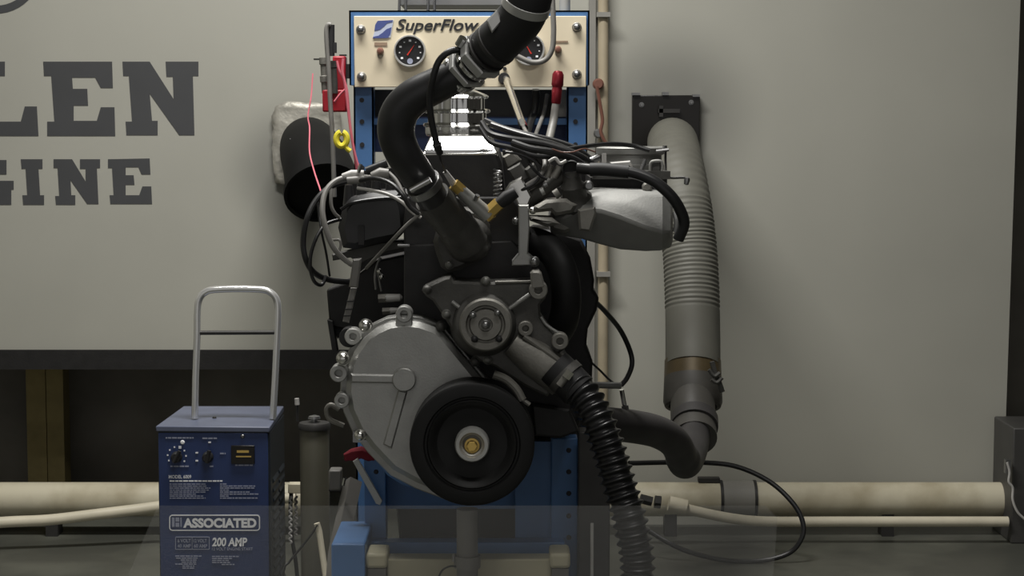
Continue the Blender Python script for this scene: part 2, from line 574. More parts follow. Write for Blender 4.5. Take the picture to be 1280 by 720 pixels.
mk('metal_tip', MB().tube([P(732, 481, 3.93), P(776, 482, 3.95)], 4.2 * k, 12), 'steel', t)
mk('thin_lead', MB().tube(path([(738, 452, 3.95), (750, 463, 3.95), (762, 475, 3.95), (772, 482, 3.96)]), 1.4 * k, 8), 'cable_black', t)

# left: black duct and foil flange, on the lettered panel
t = thing('air_duct', 'short wide black duct elbow sticking out of the lettered wall panel', 'duct', P(395, 285, 5.0))
k = M_(5.2)
dp = path([(386, 180, 5.42), (386, 182, 5.30), (390, 192, 5.14), (398, 212, 5.02), (404, 240, 4.95)], per=8)
rd = [(33 + 12 * i / (len(dp) - 1)) * k for i in range(len(dp))]
mk('duct_body', MB().tube(dp, [r_ for r_ in rd], 36, caps=False), 'duct_black', t)
o_, ax = dp[-1], (dp[-1] - dp[-3]).normalized()
mk('duct_rim', MB().lathe([(44 * k, -6 * k), (47 * k, -5 * k), (47 * k, 2 * k), (43 * k, 2 * k)], o_, ax, 36), 'duct_black', t)
mk('duct_flap', MB().lathe([(0, -8 * k), (44 * k, -8 * k), (44 * k, -5 * k), (0, -4 * k)], o_, ax, 36), 'duct_black', t)
mk('tie_wire', MB().tube([P(362, 174, 5.05), P(412, 176, 5.05)], 1.0 * k, 6), 'dark_steel', t)
mf = MB()
rng = random.Random(3)
gx, gy = 11, 14
vs = []
for a in range(gx):
    for c in range(gy):
        u_, w_ = a / (gx - 1) * 2 - 1, c / (gy - 1) * 2 - 1
        q = max(0, u_ * u_ + w_ * w_ - 1.45) * .18
        edge = 1.6 if max(abs(u_), abs(w_)) > .99 else .6
        vs.append(P(384 + 43 * u_ * (1 - q) + rng.uniform(-edge, edge), 180 + 52 * w_ * (1 - q) + rng.uniform(-edge, edge), 5.388 - rng.uniform(0, .010)))
mf.add(vs, [(a * gy + c, a * gy + c + 1, (a + 1) * gy + c + 1, (a + 1) * gy + c) for a in range(gx - 1) for c in range(gy - 1)])
fo_ = mk('foil_flange', mf, 'foil', t, label='crumpled silvery flange plate against the wall', ang=25)
so = fo_.modifiers.new('thickness', 'SOLIDIFY')
so.thickness = 0.003

# pipes lying on the floor along the wall
Yp = 5.27
t = thing('floor_pipe', 'thick cream pipe on the floor along the right wall with a darker coupling', 'pipe', (P(1000, 640, Yp).x, Yp, 0))
z0, z1 = P(1000, 645, Yp).z, P(1000, 603, Yp).z
rz = (z1 - z0) / 2
cz = (z0 + z1) / 2
x0, x1 = P(742, 620, Yp).x, P(1266, 620, Yp).x
mk('pipe_body', MB().tube([Vector((x0, Yp, cz)), Vector((x1, Yp, cz))], rz, 28), 'pvc', t)
mk('coupling', MB().tube([Vector((P(901, 620, Yp).x, Yp, cz)), Vector((P(942, 620, Yp).x, Yp, cz))], rz * 1.1, 28), 'conduit_grey', t, label='wider greyish coupling')
for xq in (901, 943, 1262):
    mk('joint_ring', MB().tube([Vector((P(xq, 620, Yp).x - .004, Yp, cz)), Vector((P(xq, 620, Yp).x + .004, Yp, cz))], rz * 1.13, 28), 'dark_steel', t)
mk('patch', MB().pbox(873, 598, 900, 603, Yp - .01, .03), 'dark_steel', t)
for q_ in (1100, 830):
    mk('pipe_foot', MB().box(P(q_, 650, Yp).x, P(q_ + 15, 650, Yp).x, Yp - .03, Yp + .03, 0, z0 + .01), 'dark_steel', t)
Yq = 5.15
hp = path([(797, 626, 5.12), (830, 629, 5.12), (870, 639, 5.13), (915, 648, 5.14), (960, 652, 5.15), (1050, 652, 5.15), (1150, 652, 5.15), (1260, 652, 5.15)], per=6)
t = thing('water_hose', 'thin cream hose with brass fittings in front of the right floor pipe', 'hose', P(1000, 658, 5.15))
mk('hose_body', MB().tube(hp[8:], 6.5 * M_(5.15), 14), 'pvc_white', t)
k = M_(5.12)
mk('hose_end', MB().tube(path([(836, 629), (845, 631), (858, 634)], 5.115, 4), 9.5 * k, 14), 'pvc_white', t)
mk('fitting', MB().tube(path([(818, 627), (826, 628)], 5.11, 3), 8 * k, 8).tube(path([(800, 623), (815, 627)], 5.11, 3), 6 * k, 8), 'dark_steel', t)

t = thing('floor_pipe', 'thick cream pipe on the floor left of the blue charger', 'pipe', (P(90, 640, Yp).x, Yp, 0))
x0, x1 = P(-200, 620, Yp).x, P(380, 620, Yp).x
mk('pipe_body', MB().tube([Vector((x0, Yp, cz)), Vector((x1, Yp, cz))], rz, 28), 'pvc', t)
for q_ in (60, 250):
    mk('pipe_foot', MB().box(P(q_, 650, Yp).x, P(q_ + 15, 650, Yp).x, Yp - .03, Yp + .03, 0, z0 + .01), 'dark_steel', t)
hp = path([(-120, 662, 5.0), (0, 653, 5.06), (60, 650, 5.08), (120, 643, 5.1), (170, 637, 5.12), (210, 632, 5.13), (300, 626, 5.13), (370, 622, 5.13)], per=6)
single('garden_hose', MB().tube(hp, 7 * M_(5.1), 14), 'pvc_white', 'pale hose lying slanted in front of the left floor pipe', 'hose')

# loop of black cable on the floor, right
single('floor_cable', MB().tube(path([(786, 579, 4.9), (830, 578, 4.95), (875, 578, 5.0), (920, 583, 5.0), (962, 602, 4.98), (992, 630, 4.95), (1004, 655, 4.93), (1001, 675, 4.92), (985, 692, 4.92), (950, 701, 4.92), (905, 700, 4.92), (862, 690, 4.94), (835, 678, 4.95), (812, 664, 4.98)]), 3.2 * M_(4.95), 10),
       'cable_black', 'thin black cable looping over the floor right of the ribbed hose', 'cable')

# right edge: grey cabinet beside the dark gap
t = thing('grey_cabinet', 'grey steel cabinet corner at the right edge by the dark gap', 'cabinet', (P(1290, 700, 5.2).x, 5.2, 0))
a_, b_ = P(1263, 700, 5.15), P(1340, 535, 5.15)
mk('cabinet_body', MB().box(a_.x, b_.x, 5.15, 5.36, 0, b_.z), 'cabinet_grey', t, bevel=.004)
mk('cabinet_wire', MB().tube(path([(1259, 578), (1262, 590), (1261, 602), (1266, 610), (1266, 625), (1272, 640), (1282, 650)], 5.12), 1.6 * k, 8), 'cable_pale', t)
mk('cabinet_hasp', MB().pbox(1257, 575, 1264, 592, 5.13, .02), 'steel', t)

# ---------------------------------------------------------------- blue instrument stand behind the engine
YC = 4.40
zc = P(590, 110, YC).z
t = thing('instrument_stand', 'blue steel stand with a cream gauge panel behind the engine', 'instrument stand', (P(588, 300, YC).x, YC + .05, 0))
kc = M_(YC, 100)
xl0, xl1, xr0_, xr1_ = P(441, 110, YC).x, P(466, 110, YC).x, P(709, 110, YC).x, P(735, 110, YC).x
ztop = P(590, 14, YC).z
for (x0, x1) in ((xl0, xl1), (xr0_, xr1_)):
    mp = MB().box(x0, x1, YC + .02, YC + .024, 0, zc + .02).box(x0, x0 + .004, YC + .02, YC + .07, 0, zc + .02).box(x1 - .004, x1, YC + .02, YC + .07, 0, zc + .02)
    up_ = mk('upright', mp, 'blue_paint', t)
    for y_ in (125, 152, 181, 210, 240):
        xm = (x0 + x1) / 2 - .004
        mk('hole', MB().lathe([(0, 0), (3.0 * kc, 0), (3.0 * kc, .003), (0, .003)], Vector((xm, YC + .0185, P(590, y_, YC).z)), (0, 1, 0), 14), 'ink', up_)
a_, b_ = P(437, 113, YC), P(737, 13, YC)
mk('panel_box', MB().box(a_.x, b_.x, YC, YC + .012, a_.z + .012, b_.z).box(a_.x, b_.x, YC, YC + .09, b_.z - .004, b_.z).box(a_.x, a_.x + .004, YC, YC + .09, a_.z + .012, b_.z).box(b_.x - .004, b_.x, YC, YC + .09, a_.z + .012, b_.z), 'blue_paint', t)
pn = mk('gauge_panel', MB().pbox(443, 20, 733, 109, YC - .006, .006), 'cream_panel', t, bevel=.0015, label='cream front panel with gauges and lettering')
for (x_, y_) in ((451, 37), (452, 96), (721, 34), (721, 93)):
    bolt(pn, x_, y_, 6, YC - .008, 'steel', domebolt)
Yt = YC - .0075
# logo: two dark blue halves with a pale S-shaped band between them
mk('logo_plate', MB().prism([(472, 26), (492, 25), (488, 47), (466, 47)], Yt, .001), 'logo_pale', pn, flat=True)
mk('logo_top', MB().prism([(472, 26), (491, 25), (490.5, 27.5), (484, 29), (480, 33), (475, 37), (468, 38.5), (469, 31)], Yt - .0006, .0005), 'logo_blue', pn, flat=True)
mk('logo_bottom', MB().prism([(489.5, 34), (488, 42), (485, 47.5), (466, 47.8), (466.4, 46), (473, 44.5), (478, 41), (483, 36.5)], Yt - .0006, .0005), 'logo_blue', pn, flat=True)
text('logo_word', 'SuperFlow', 495, 38, 14, 104, Yt, 'ink', pn, shear=0.28, bold=0.016)
mk('small_caption', MB().pbox(468, 53, 484, 57, Yt, .0006), 'ink_soft', pn)
mk('small_caption', MB().pbox(694, 51, 710, 53, Yt, .0006), 'ink_soft', pn)
for (x_, y_) in ((475.5, 64), (697.5, 62)):
    kb = mk('indicator', MB().lathe([(0, -.016), (2.6 * kc, -.015), (4.2 * kc, -.010), (4.5 * kc, -.004), (4.5 * kc, 0), (0, 0)], P(x_, y_, YC - .006), (0, 1, 0), 18), 'knob_brown', pn)
    mk('indicator_stem', MB().lathe([(3.4 * kc, -.004), (3.4 * kc, .002), (0, .002)], P(x_, y_ + 5, YC - .006), (0, 1, 0), 14), 'dark_steel', pn)


def gauge(px, py, r, needle):
    g = mk('gauge', MB().lathe([(r * kc, 0), (r * kc, -.012), (r * .97 * kc, -.016), (r * .90 * kc, -.016), (r * .86 * kc, -.010)], P(px, py, YC - .006), (0, 1, 0), 44), 'band_silver', t, label='round gauge with a bright rim and black face')
    mk('gauge_face', MB().lathe([(0, -.009), (r * .88 * kc, -.009), (r * .88 * kc, -.004), (0, -.004)], P(px, py, YC - .006), (0, 1, 0), 40), 'gauge_face', g)
    Yg = YC - .006 - .0098
    mt = MB()
    for i in range(9):
        a = math.radians(-130 + 260 * i / 8)
        c = P(px + r * .66 * math.sin(a), py - r * .66 * math.cos(a), Yg)
        q = (1.5 if i % 2 == 0 else 0.8) * kc
        mt.box(c.x - q, c.x + q, Yg, Yg + .0006, c.z - q * .8, c.z + q * .8)
    mk('numerals', mt, 'print_white', g)
    c = P(px, py, Yg)
    d_ = Vector((math.sin(needle), 0, math.cos(needle)))
    n_ = Vector((d_.z, 0, -d_.x))
    w = .9 * kc
    mk('needle', MB().add([c - d_ * 6 * kc - n_ * w + Vector((0, -.001, 0)), c - d_ * 6 * kc + n_ * w + Vector((0, -.001, 0)), c + d_ * 11 * kc + Vector((0, -.001, 0)),
                           c - d_ * 6 * kc - n_ * w, c - d_ * 6 * kc + n_ * w, c + d_ * 11 * kc], [(0, 1, 2), (5, 4, 3), (0, 3, 4, 1), (1, 4, 5, 2), (2, 5, 3, 0)]), 'needle_red', g)
    mk('face_badge', MB().lathe([(0, 0), (3.6 * kc, 0), (3.6 * kc, .0006), (0, .0006)], P(px, py + r * .62, Yg), (0, 1, 0), 16), 'print_grey', g)
    return g


gauge(512.5, 64, 20, math.radians(35))
gauge(661, 62, 20, math.radians(-30))
mk('panel_port', MB().lathe([(0, -.008), (4 * kc, -.008), (5 * kc, 0), (5 * kc, .002), (0, .002)], P(601, 101, YC - .006), (0, 1, 0), 16), 'dark_steel', t)
mk('panel_port', MB().lathe([(0, -.003), (2.4 * kc, -.003), (2.4 * kc, 0), (0, 0)], P(631, 86, YC - .006), (0, 1, 0), 12), 'dark_steel', t)
mk('panel_port', MB().lathe([(0, -.003), (2.2 * kc, -.003), (2.2 * kc, 0), (0, 0)], P(608, 90, YC - .006), (0, 1, 0), 12), 'dark_steel', t)
mk('line_socket', MB().lathe([(0, -.02), (6.5 * kc, -.02), (7.4 * kc, -.012), (7.4 * kc, 0), (0, 0)], P(630, 98, YC - .006), (0, 1, 0), 18), 'rubber', t)
mk('back_box', MB().pbox(467, 112, 690, 190, YC + .10, .12), 'dark_steel', t)
mk('back_plate', MB().pbox(690, 112, 709, 146, YC + .06, .01), 'conduit_grey', t)
mk('cross_bar', MB().pbox(466, 148, 709, 156, YC + .035, .03), 'blue_paint', t)
mk('lower_cross_bar', MB().pbox(466, 146, 709, 190, YC + .075, .02), 'charger_blue', t)
mk('top_shelf', MB().pbox(500, -14, 640, 6, YC + .12, .2), 'grey_paint', t)
for (x_, y_) in ((500, 1), (508, 1), (536, 1), (544, 1)):
    mk('shelf_wire', MB().tube([P(x_, -30, YC + .10), P(x_ - 1, 16, YC + .05)], 1.8 * kc, 8), 'cable_black', t)
mk('vent_tube', MB().tube([P(706, -40, YC + .06), P(706, 15, YC + .05)], 7 * kc, 14), 'conduit_grey', t)

# hose with red grip and the braided line plugged into the panel
k = M_(4.3)
t = thing('red_grip_hose', 'grey hose with a red grip hanging at the right end of the gauge panel', 'hose', P(688, 190, 4.33))
mk('grip', MB().lathe([(0, 0), (5 * k, 1 * k), (7.2 * k, 5 * k), (7.6 * k, 18 * k), (6 * k, 21 * k), (6.6 * k, 24 * k), (6.0 * k, 40 * k), (5 * k, 42 * k)], P(698, 88, 4.34), P(695, 132, 4.34) - P(698, 88, 4.34), 20), 'red_anodised', t)
mk('hose_body', MB().tube(path([(695, 130, 4.34), (692, 150, 4.33), (687, 172, 4.30), (683, 190, 4.27)]), 5.2 * k, 14), 'cable_grey', t)
t = thing('braided_line', 'bright braided line running from the gauge panel down to the engine wiring', 'line', P(655, 250, 3.9))
mk('braid', MB().tube(path([(632, 98, 4.38), (638, 114, 4.30), (646, 136, 4.2), (653, 155, 4.1)]), [4.4 * k] * 25, 14), 'polished_alloy', t)
mk('ferrule', MB().tube([P(652, 153, 4.11), P(655, 160, 4.08)], 5 * k, 10), 'chrome', t)
mk('line_tail', MB().tube(path([(655, 160, 4.08), (661, 170, 3.9), (672, 180, 3.62), (678, 192, 3.52), (681, 206, 3.48), (675, 220, 3.46), (664, 228, 3.45), (650, 237, 3.44)]), 2.6 * M_(3.6), 10), 'cable_grey', t)
t = thing('looped_line', 'grey tube looping down in front of the right gauge from above', 'tube', P(665, 80, 4.3))
mk('tube_body', MB().tube(path([(689, -30, 4.3), (691, 10, 4.3), (692, 40, 4.3), (690, 62, 4.3), (681, 75, 4.3), (666, 78, 4.3), (650, 72, 4.3), (637, 64, 4.3), (640, 54, 4.33)]), 3.4 * k, 12), 'cable_grey', t)
single('panel_hose', MB().tube(path([(670, 112, 4.43), (669, 135, 4.44), (664, 150, 4.42), (658, 170, 4.3), (652, 186, 4.2)]), 5 * k, 12), 'cable_black', 'dark hose dropping from under the gauge panel beside the red grip', 'hose')
single('panel_hose', MB().tube(path([(684, 118, 4.46), (680, 140, 4.44), (672, 162, 4.35), (664, 184, 4.25)]), 2.6 * k, 10), 'cable_grey', 'thin grey hose dropping behind the red grip hose', 'hose')

# ---------------------------------------------------------------- red canister on the left upright with its pipes and wires
k = M_(4.42)
t = thing('red_canister', 'red canister with grey fittings hung left of the blue stand', 'canister', P(418, 141, 4.42))
mk('canister_body', MB().pbox(403, 112, 433, 140, 4.42, .05), 'red_plastic', t, bevel=.004)
mk('upper_red', MB().pbox(416, 70, 432, 113, 4.425, .04), 'red_plastic', t, bevel=.004)
mk('fitting', MB().lathe([(0, 0), (5 * k, 0), (5.4 * k, 8 * k), (4.2 * k, 9 * k), (4.2 * k, 22 * k), (5.6 * k, 23 * k), (5.6 * k, 30 * k), (4.4 * k, 31 * k), (4.4 * k, 44 * k), (0, 44 * k)], P(404, 72, 4.43), (0.05, 0, -1), 16), 'cast_dull', t)
mk('fitting', MB().lathe([(0, 0), (4 * k, 0), (4.4 * k, 8 * k), (3.6 * k, 9 * k), (4.2 * k, 22 * k), (4.4 * k, 40 * k), (0, 40 * k)], P(417, 76, 4.415), (0.02, 0, -1), 16), 'cast_dark', t)
mk('mount_ear', MB().pbox(392, 73, 403, 75, 4.43, .01).pbox(424, 68, 433, 70, 4.43, .01).pbox(432, 80, 440, 98, 4.43, .02), 'dark_steel', t)
t = thing('grey_riser_tube', 'thin grey bent tube rising beside the red canister with a black plug', 'tube', P(418, 245, 4.36))
mk('tube_body', MB().tube(path([(418, 246), (416, 180), (413, 130), (411, 90), (408.5, 55), (408, 38), (410, 31), (414, 31)], 4.38), 2.9 * k, 12), 'cable_grey', t)
mk('plug', MB().tube([P(414, 31, 4.385), P(414, 70, 4.385)], 4.2 * k, 12).pbox(412, 53, 420, 66, 4.38, .02), 'rubber', t)
for (nm, pp, Y_, r_, lb) in (('pink_wire', [(421, 76), (424, 88), (430, 100), (434, 115), (437, 150), (441, 180), (446, 212)], 4.37, 1.5, 'pink wire from the canister top passing the yellow clip'),
                             ('pink_wire', [(429, 73), (428, 90), (431, 104), (433, 118), (438, 160), (443, 190), (449, 212)], 4.36, 1.7, 'second pink wire beside the blue upright, joining the other low down'),
                             ('pink_wire', [(431, 112), (425, 118), (418, 127)], 4.36, 1.3, 'short pink wire crossing the front of the red canister')):
    single(nm, MB().tube(path(pp, Y_), r_ * k, 8), 'cable_pink', lb, 'wire')
single('thin_wire', MB().tube(path([(391, 92, 4.5), (389, 120, 4.48), (385, 145, 4.45), (387, 160, 4.4), (387, 190, 4.3), (393, 215, 4.1), (400, 236, 3.9), (404, 250, 3.75)]), 0.9 * k, 6), 'cable_pink', 'very thin reddish wire hanging in front of the black duct', 'wire')
t = thing('yellow_clip', 'yellow plastic clip on the wires left of the blue upright', 'clip', P(430, 190, 4.34))
mk('clip_loop', MB().tube(smooth([P(427 + 6.5 * math.sin(a), 174 - 8.5 * math.cos(a), 4.345) for a in [0.2 + i * 5.9 / 14 for i in range(15)]], 3), 4.0 * k, 10), 'yellow_plastic', t)
mk('clip_tail', MB().tube(path([(430, 180), (434, 186), (438, 189)], 4.345, 4), 3 * k, 10), 'yellow_plastic', t)
# ---------------------------------------------------------------- the engine
k = M_(3.4)
E = thing('engine', 'black inline engine with alloy front covers standing on the blue frame', 'engine', P(590, 640, 3.6))
BL = mk('block', MB().prism([(505, 306), (640, 300), (666, 330), (668, 400), (700, 440), (716, 470), (722, 520), (708, 545), (520, 546), (456, 545), (440, 530), (440, 446), (470, 412), (505, 402)], 3.47, .55), 'engine_black', E, bevel=.004)
mk('oil_pan', MB().prism([(486, 546), (700, 546), (688, 684), (500, 684)], 3.72, .40), 'engine_black', E, bevel=.006)
mk('cylinder_head', MB().prism([(508, 246), (640, 246), (652, 262), (660, 308), (505, 312), (504, 280)], 3.475, .55), 'engine_black', E, bevel=.004)
mk('bell_housing', MB().prism([(650, 300), (668, 288), (698, 288), (727, 299), (738, 322), (743, 350), (742, 362), (749, 372), (746, 388), (735, 411), (733, 432), (741, 452), (740, 474), (734, 486), (722, 541), (690, 544), (650, 544)], 3.78, .22), 'engine_black', E, bevel=.006)
mk('side_hose', MB().tube(path([(650, 300, 3.55), (670, 303, 3.5), (690, 314, 3.47), (703, 338, 3.45), (708, 370, 3.45), (704, 402, 3.47), (690, 424, 3.52)]), 19 * k, 20), 'damper_black', E)
# timing cover
Yc = 3.385
CO = [(430, 490), (431, 472), (434, 455), (441, 438), (452, 423), (468, 410), (485, 402), (505, 399), (525, 401), (545, 408), (556, 416), (607, 478), (640, 520), (640, 600), (560, 622), (520, 606), (490, 590), (463, 562), (446, 540), (434, 514)]
def grow(pts, d, c=(520, 500)):
    out = []
    for x, y in pts:
        q = math.hypot(x - c[0], y - c[1])
        out.append((x + (x - c[0]) / q * d, y + (y - c[1]) / q * d))
    return out
mk('side_plate', MB().prism([(664, 505), (712, 512), (724, 540), (700, 548), (668, 545)], 3.44, .03, inset=.004), 'engine_black', E)
mk('rear_shroud', MB().prism([(440, 300), (512, 300), (512, 440), (448, 440)], 3.98, .04), 'engine_black', E)
TC = mk('timing_cover', MB().prism(grow(CO, -2), Yc, .07, inset=.010), 'cast_alloy', E)
mk('cover_flange', MB().prism(grow(CO, 5), Yc + .045, .04, inset=.002), 'cast_alloy', TC)
mk('cover_knob', MB().disc(505, 475, 15, Yc - .014, .03, 1.5, 40), 'cast_alloy', TC)
mk('cover_rib', MB().prism([(438, 467), (494, 468), (494, 480), (438, 479)], Yc - .003, .02, inset=.0035), 'cast_alloy', TC)
mk('cover_rib', MB().prism([(497, 487), (510, 489), (490, 562), (478, 556)], Yc - .003, .02, inset=.0035), 'cast_alloy', TC)
for (x_, y_, r_) in ((505, 393, 10.5), (423, 467, 11), (427, 501, 9.5)):
    bolt(TC, x_, y_, r_, Yc - .004, 'cast_alloy', boss, 'lug')
mk('lug_neck', MB().prism([(495, 393), (515, 393), (516, 415), (494, 415)], Yc + .002, .03, inset=.002), 'cast_alloy', TC)
bolt(TC, 441, 421, 10.5, Yc + .02, 'hub_grey', boss, 'lug')
mk('rubber_bush', MB().disc(436, 422, 12.5, Yc + .04, .03), 'rubber', TC)
for (x_, y_, r_) in ((457, 407, 8.5), (429, 448, 9), (450, 544, 7.5)):
    bolt(TC, x_, y_, r_, Yc - .004, 'polished_alloy', domebolt)
for (x_, y_, r_) in ((551, 408, 7), (594, 452, 6.5)):
    bolt(TC, x_, y_, r_, Yc + .01, 'cast_dark', domebolt)
mk('cover_bracket', MB().tube(path([(424, 512), (414, 506), (408, 512), (412, 524), (430, 532)], 3.47, 5), 3.2 * k, 10), 'cast_dull', E)
mk('lower_tab', MB().prism([(441, 540), (446, 540), (446, 549), (470, 551), (470, 554), (441, 553)], 3.40, .02), 'steel', E)
# crank damper
kb = M_(3.3, 555)
HB = mk('harmonic_damper', MB().lathe([(r_ * kb, h_) for r_, h_ in [(0, .020), (24, .020), (30, .017), (44, .017), (48, .012), (52, .003), (55, .001), (57, .006), (59, .006), (61, 0), (74, 0), (77.5, .003), (78.5, .008), (78.5, .022), (76, .025), (78.5, .028), (78.5, .075), (0, .075)]], P(590, 556, 3.30), (0, 1, 0), 72), 'damper_black', E)
mk('hub_ring', MB().lathe([(r_ * kb, h_) for r_, h_ in [(11.5, .012), (12, .004), (14, .002), (14.5, -.003), (16, -.006), (20, -.006), (21.5, -.003), (21.5, .02)]], P(590, 556, 3.30), (0, 1, 0), 48), 'hub_grey', HB, label='pale grey hub ring')
mk('hub_well', MB().lathe([(0, .012), (12.4 * kb, .012), (12.4 * kb, .016), (0, .016)], P(590, 556, 3.30), (0, 1, 0), 36), 'cast_dull', HB)
inst('crank_bolt', shared('hexbolt', hexbolt, 'brass'), P(590, 557, 3.309), 9.5 * kb, HB)['label'] = 'brass coloured crank bolt'
# water pump
Yp_ = 3.345
WPO = [(527, 363), (530, 359), (556, 347), (563, 346), (568, 352), (600, 353), (661, 352), (668, 352), (677, 356), (684, 364), (682, 373), (675, 381), (676, 396), (682, 406), (694, 417), (706, 421), (707, 436), (700, 441), (712, 460), (684, 496), (655, 482), (618, 458), (600, 452), (575, 430), (556, 398), (541, 376), (532, 370)]
WP = mk('water_pump', MB().prism(WPO, Yp_ + .03, .10, inset=.004), 'cast_dark', E)
mk('pump_outlet', MB().tube([P(640, 428, Yp_ + .03), P(668, 448, Yp_ + .03), P(704, 474, Yp_ + .03)], [17 * k, 23 * k, 24 * k], 28), 'cast_dull', WP)
mk('pump_snout', MB().lathe([(r_ * k, h_) for r_, h_ in [(0, -.03), (24, -.03), (30, -.02), (38, .02), (44, .05), (0, .05)]], P(605, 408, Yp_), (0, 1, 0), 40), 'cast_dark', WP)
kh = M_(3.29, 405)
HU = mk('pump_hub', MB().lathe([(r_ * kh, h_) for r_, h_ in [(0, .004), (8, .004), (9, .0), (19, .0), (21, .005), (23, .005), (25, -.003), (31, -.003), (33, 0), (33, .012), (28, .014), (20, .03), (0, .03)]], P(607, 406, 3.285), (0, 1, 0), 48), 'cast_dull', WP)
for (x_, y_, m_) in ((591, 394, 'steel'), (622, 391, 'steel'), (593, 424, 'rubber'), (624, 424, 'rubber')):
    inst('hub_stud' if m_ == 'steel' else 'hub_hole', shared('domebolt', domebolt, m_), P(x_, y_, 3.283), 4.6 * kh, WP)
inst('shaft_end', shared('domebolt', domebolt, 'steel'), P(607, 406, 3.284), 6 * kh, WP)
for (x_, y_, r_) in ((673, 363, 11.5), (657, 411, 9.5), (700, 427, 10.5)):
    inst('pump_lug', shared('boss', boss, 'hub_grey' if False else 'cast_dull'), P(x_, y_, Yp_ + .005), r_ * k, WP)
mk('lug_fin', MB().prism([(663, 342), (666, 339), (674, 339), (677, 342), (682, 360), (664, 362)], Yp_ + .004, .05, inset=.003), 'cast_dull', WP)
mk('pump_rib', MB().tube([P(632, 389, Yp_ + .022), P(662, 368, Yp_ + .02)], 2.8 * k, 10), 'cast_alloy', WP)
mk('pump_rib', MB().tube([P(585, 393, Yp_ + .022), P(565, 377, Yp_ + .026)], 2.6 * k, 10), 'cast_alloy', WP)
mk('pump_rib', MB().tube([P(619, 353, Yp_ + .03), P(664, 352, Yp_ + .03)], 2.0 * k, 10), 'cast_dull', WP)
mk('pump_rib', MB().tube(path([(676, 396), (683, 406), (696, 415), (704, 419)], Yp_ + .028, 4), 2.0 * k, 10), 'cast_alloy', WP)
mk('pump_rib', MB().tube([P(655, 420, Yp_ + .01), P(690, 444, Yp_ + .008), P(704, 456, Yp_ + .01)], 4 * k, 10), 'cast_dull', WP)
for (x_, y_, r_) in ((607, 352, 7), (558, 393, 7), (610, 450, 7), (534, 362, 7)):
    inst('pump_bolt', shared('domebolt', domebolt, 'bolt_grey' if x_ != 534 else 'cast_dark'), P(x_, y_, Yp_ + .028), r_ * k * .9, WP)
mk('timing_pointer', MB().tube(path([(617, 468), (632, 474), (645, 486), (653, 500)], 3.33, 6), 5.5 * k, 10).tube(path([(653, 500), (662, 506)], 3.33, 3), 3 * k, 8), 'cast_dull', E)
# thermostat housing and its fittings
TH_ = mk('thermostat_housing', MB().prism([(541, 302), (547, 282), (562, 268), (580, 260), (600, 262), (612, 282), (613, 308), (600, 326), (574, 338), (560, 341), (551, 334), (545, 318)], 3.42, .06, inset=.008), 'cast_dark', E)
mk('housing_dome', MB().lathe([(r_ * k, h_) for r_, h_ in [(0, -.035), (14, -.032), (24, -.022), (29, -.005), (30, .01), (0, .01)]], P(585, 300, 3.42), (0, 1, 0), 36), 'cast_dark', TH_)
mk('housing_neck', MB().tube(path([(588, 306, 3.41), (572, 286, 3.39), (556, 266, 3.365), (540, 246, 3.34)], per=5), [25 * k] * 6 + [23 * k] * 10, 28), 'cast_dark', TH_)
inst('housing_bolt', shared('hexbolt', hexbolt, 'cast_dark'), P(582, 272, 3.385), 9 * k, TH_)
inst('housing_bolt', shared('domebolt', domebolt, 'bolt_grey'), P(562, 331, 3.415), 6 * k, TH_)
inst('block_bolt', shared('domebolt', domebolt, 'bolt_grey'), P(607, 352, 3.38), 5 * k, BL)
TS = mk('sensor_body', MB().tube([P(610, 270, 3.385), P(575, 238, 3.37)], [10 * k, 8 * k], 18), 'hub_grey', E, label='pale grey sensor body')
mk('sensor_nut', MB().tube([P(577, 239, 3.37), P(567, 230, 3.366)], 8.2 * k, 6), 'brass', TS, ang=20)
mk('sensor_tip', MB().tube([P(568, 231, 3.366), P(556, 214, 3.36)], [4.6 * k, 3 * k], 10), 'cable_pale', TS)
mk('sensor_clip', MB().tube([P(594, 250, 3.36), P(597, 244, 3.355)], 3 * k, 8), 'steel', TS)
BF = mk('brass_fitting', MB().tube([P(611, 266, 3.385), P(624, 254, 3.38)], 9 * k, 6).tube([P(606, 270, 3.387), P(613, 264, 3.385)], 10.5 * k, 6), 'brass', E, ang=20)
mk('sender_plug', MB().tube([P(622, 256, 3.38), P(634, 247, 3.38), P(645, 240, 3.38)], [7 * k, 9 * k, 7 * k], 12), 'rubber', E)
mk('alloy_bracket', MB().prism([(648, 256), (661, 256), (662, 285), (660, 317), (669, 325), (669, 332), (640, 332), (640, 327), (648, 318)], 3.40, .05, inset=.002), 'cast_alloy', E)
mk('alloy_bracket_head', MB().prism([(631, 238), (637, 229), (652, 221), (665, 246), (660, 258), (648, 258), (643, 246)], 3.42, .05, inset=.003), 'polished_alloy', E)
inst('bracket_bolt', shared('domebolt', domebolt, 'polished_alloy'), P(666, 263, 3.40), 5 * k, E)
inst('bracket_bolt', shared('domebolt', domebolt, 'steel'), P(668, 327, 3.39), 6.5 * k, E)
inst('bracket_bolt', shared('domebolt', domebolt, 'steel'), P(645, 276, 3.41), 5 * k, E)
mk('coil_spring', MB().tube([P(622 + 4.5 * math.cos(a), 246 - a * 0.82, 3.44 + .006 * math.sin(a)) for a in [i * .5 for i in range(84)]], 1.5 * k, 8), 'steel', E)
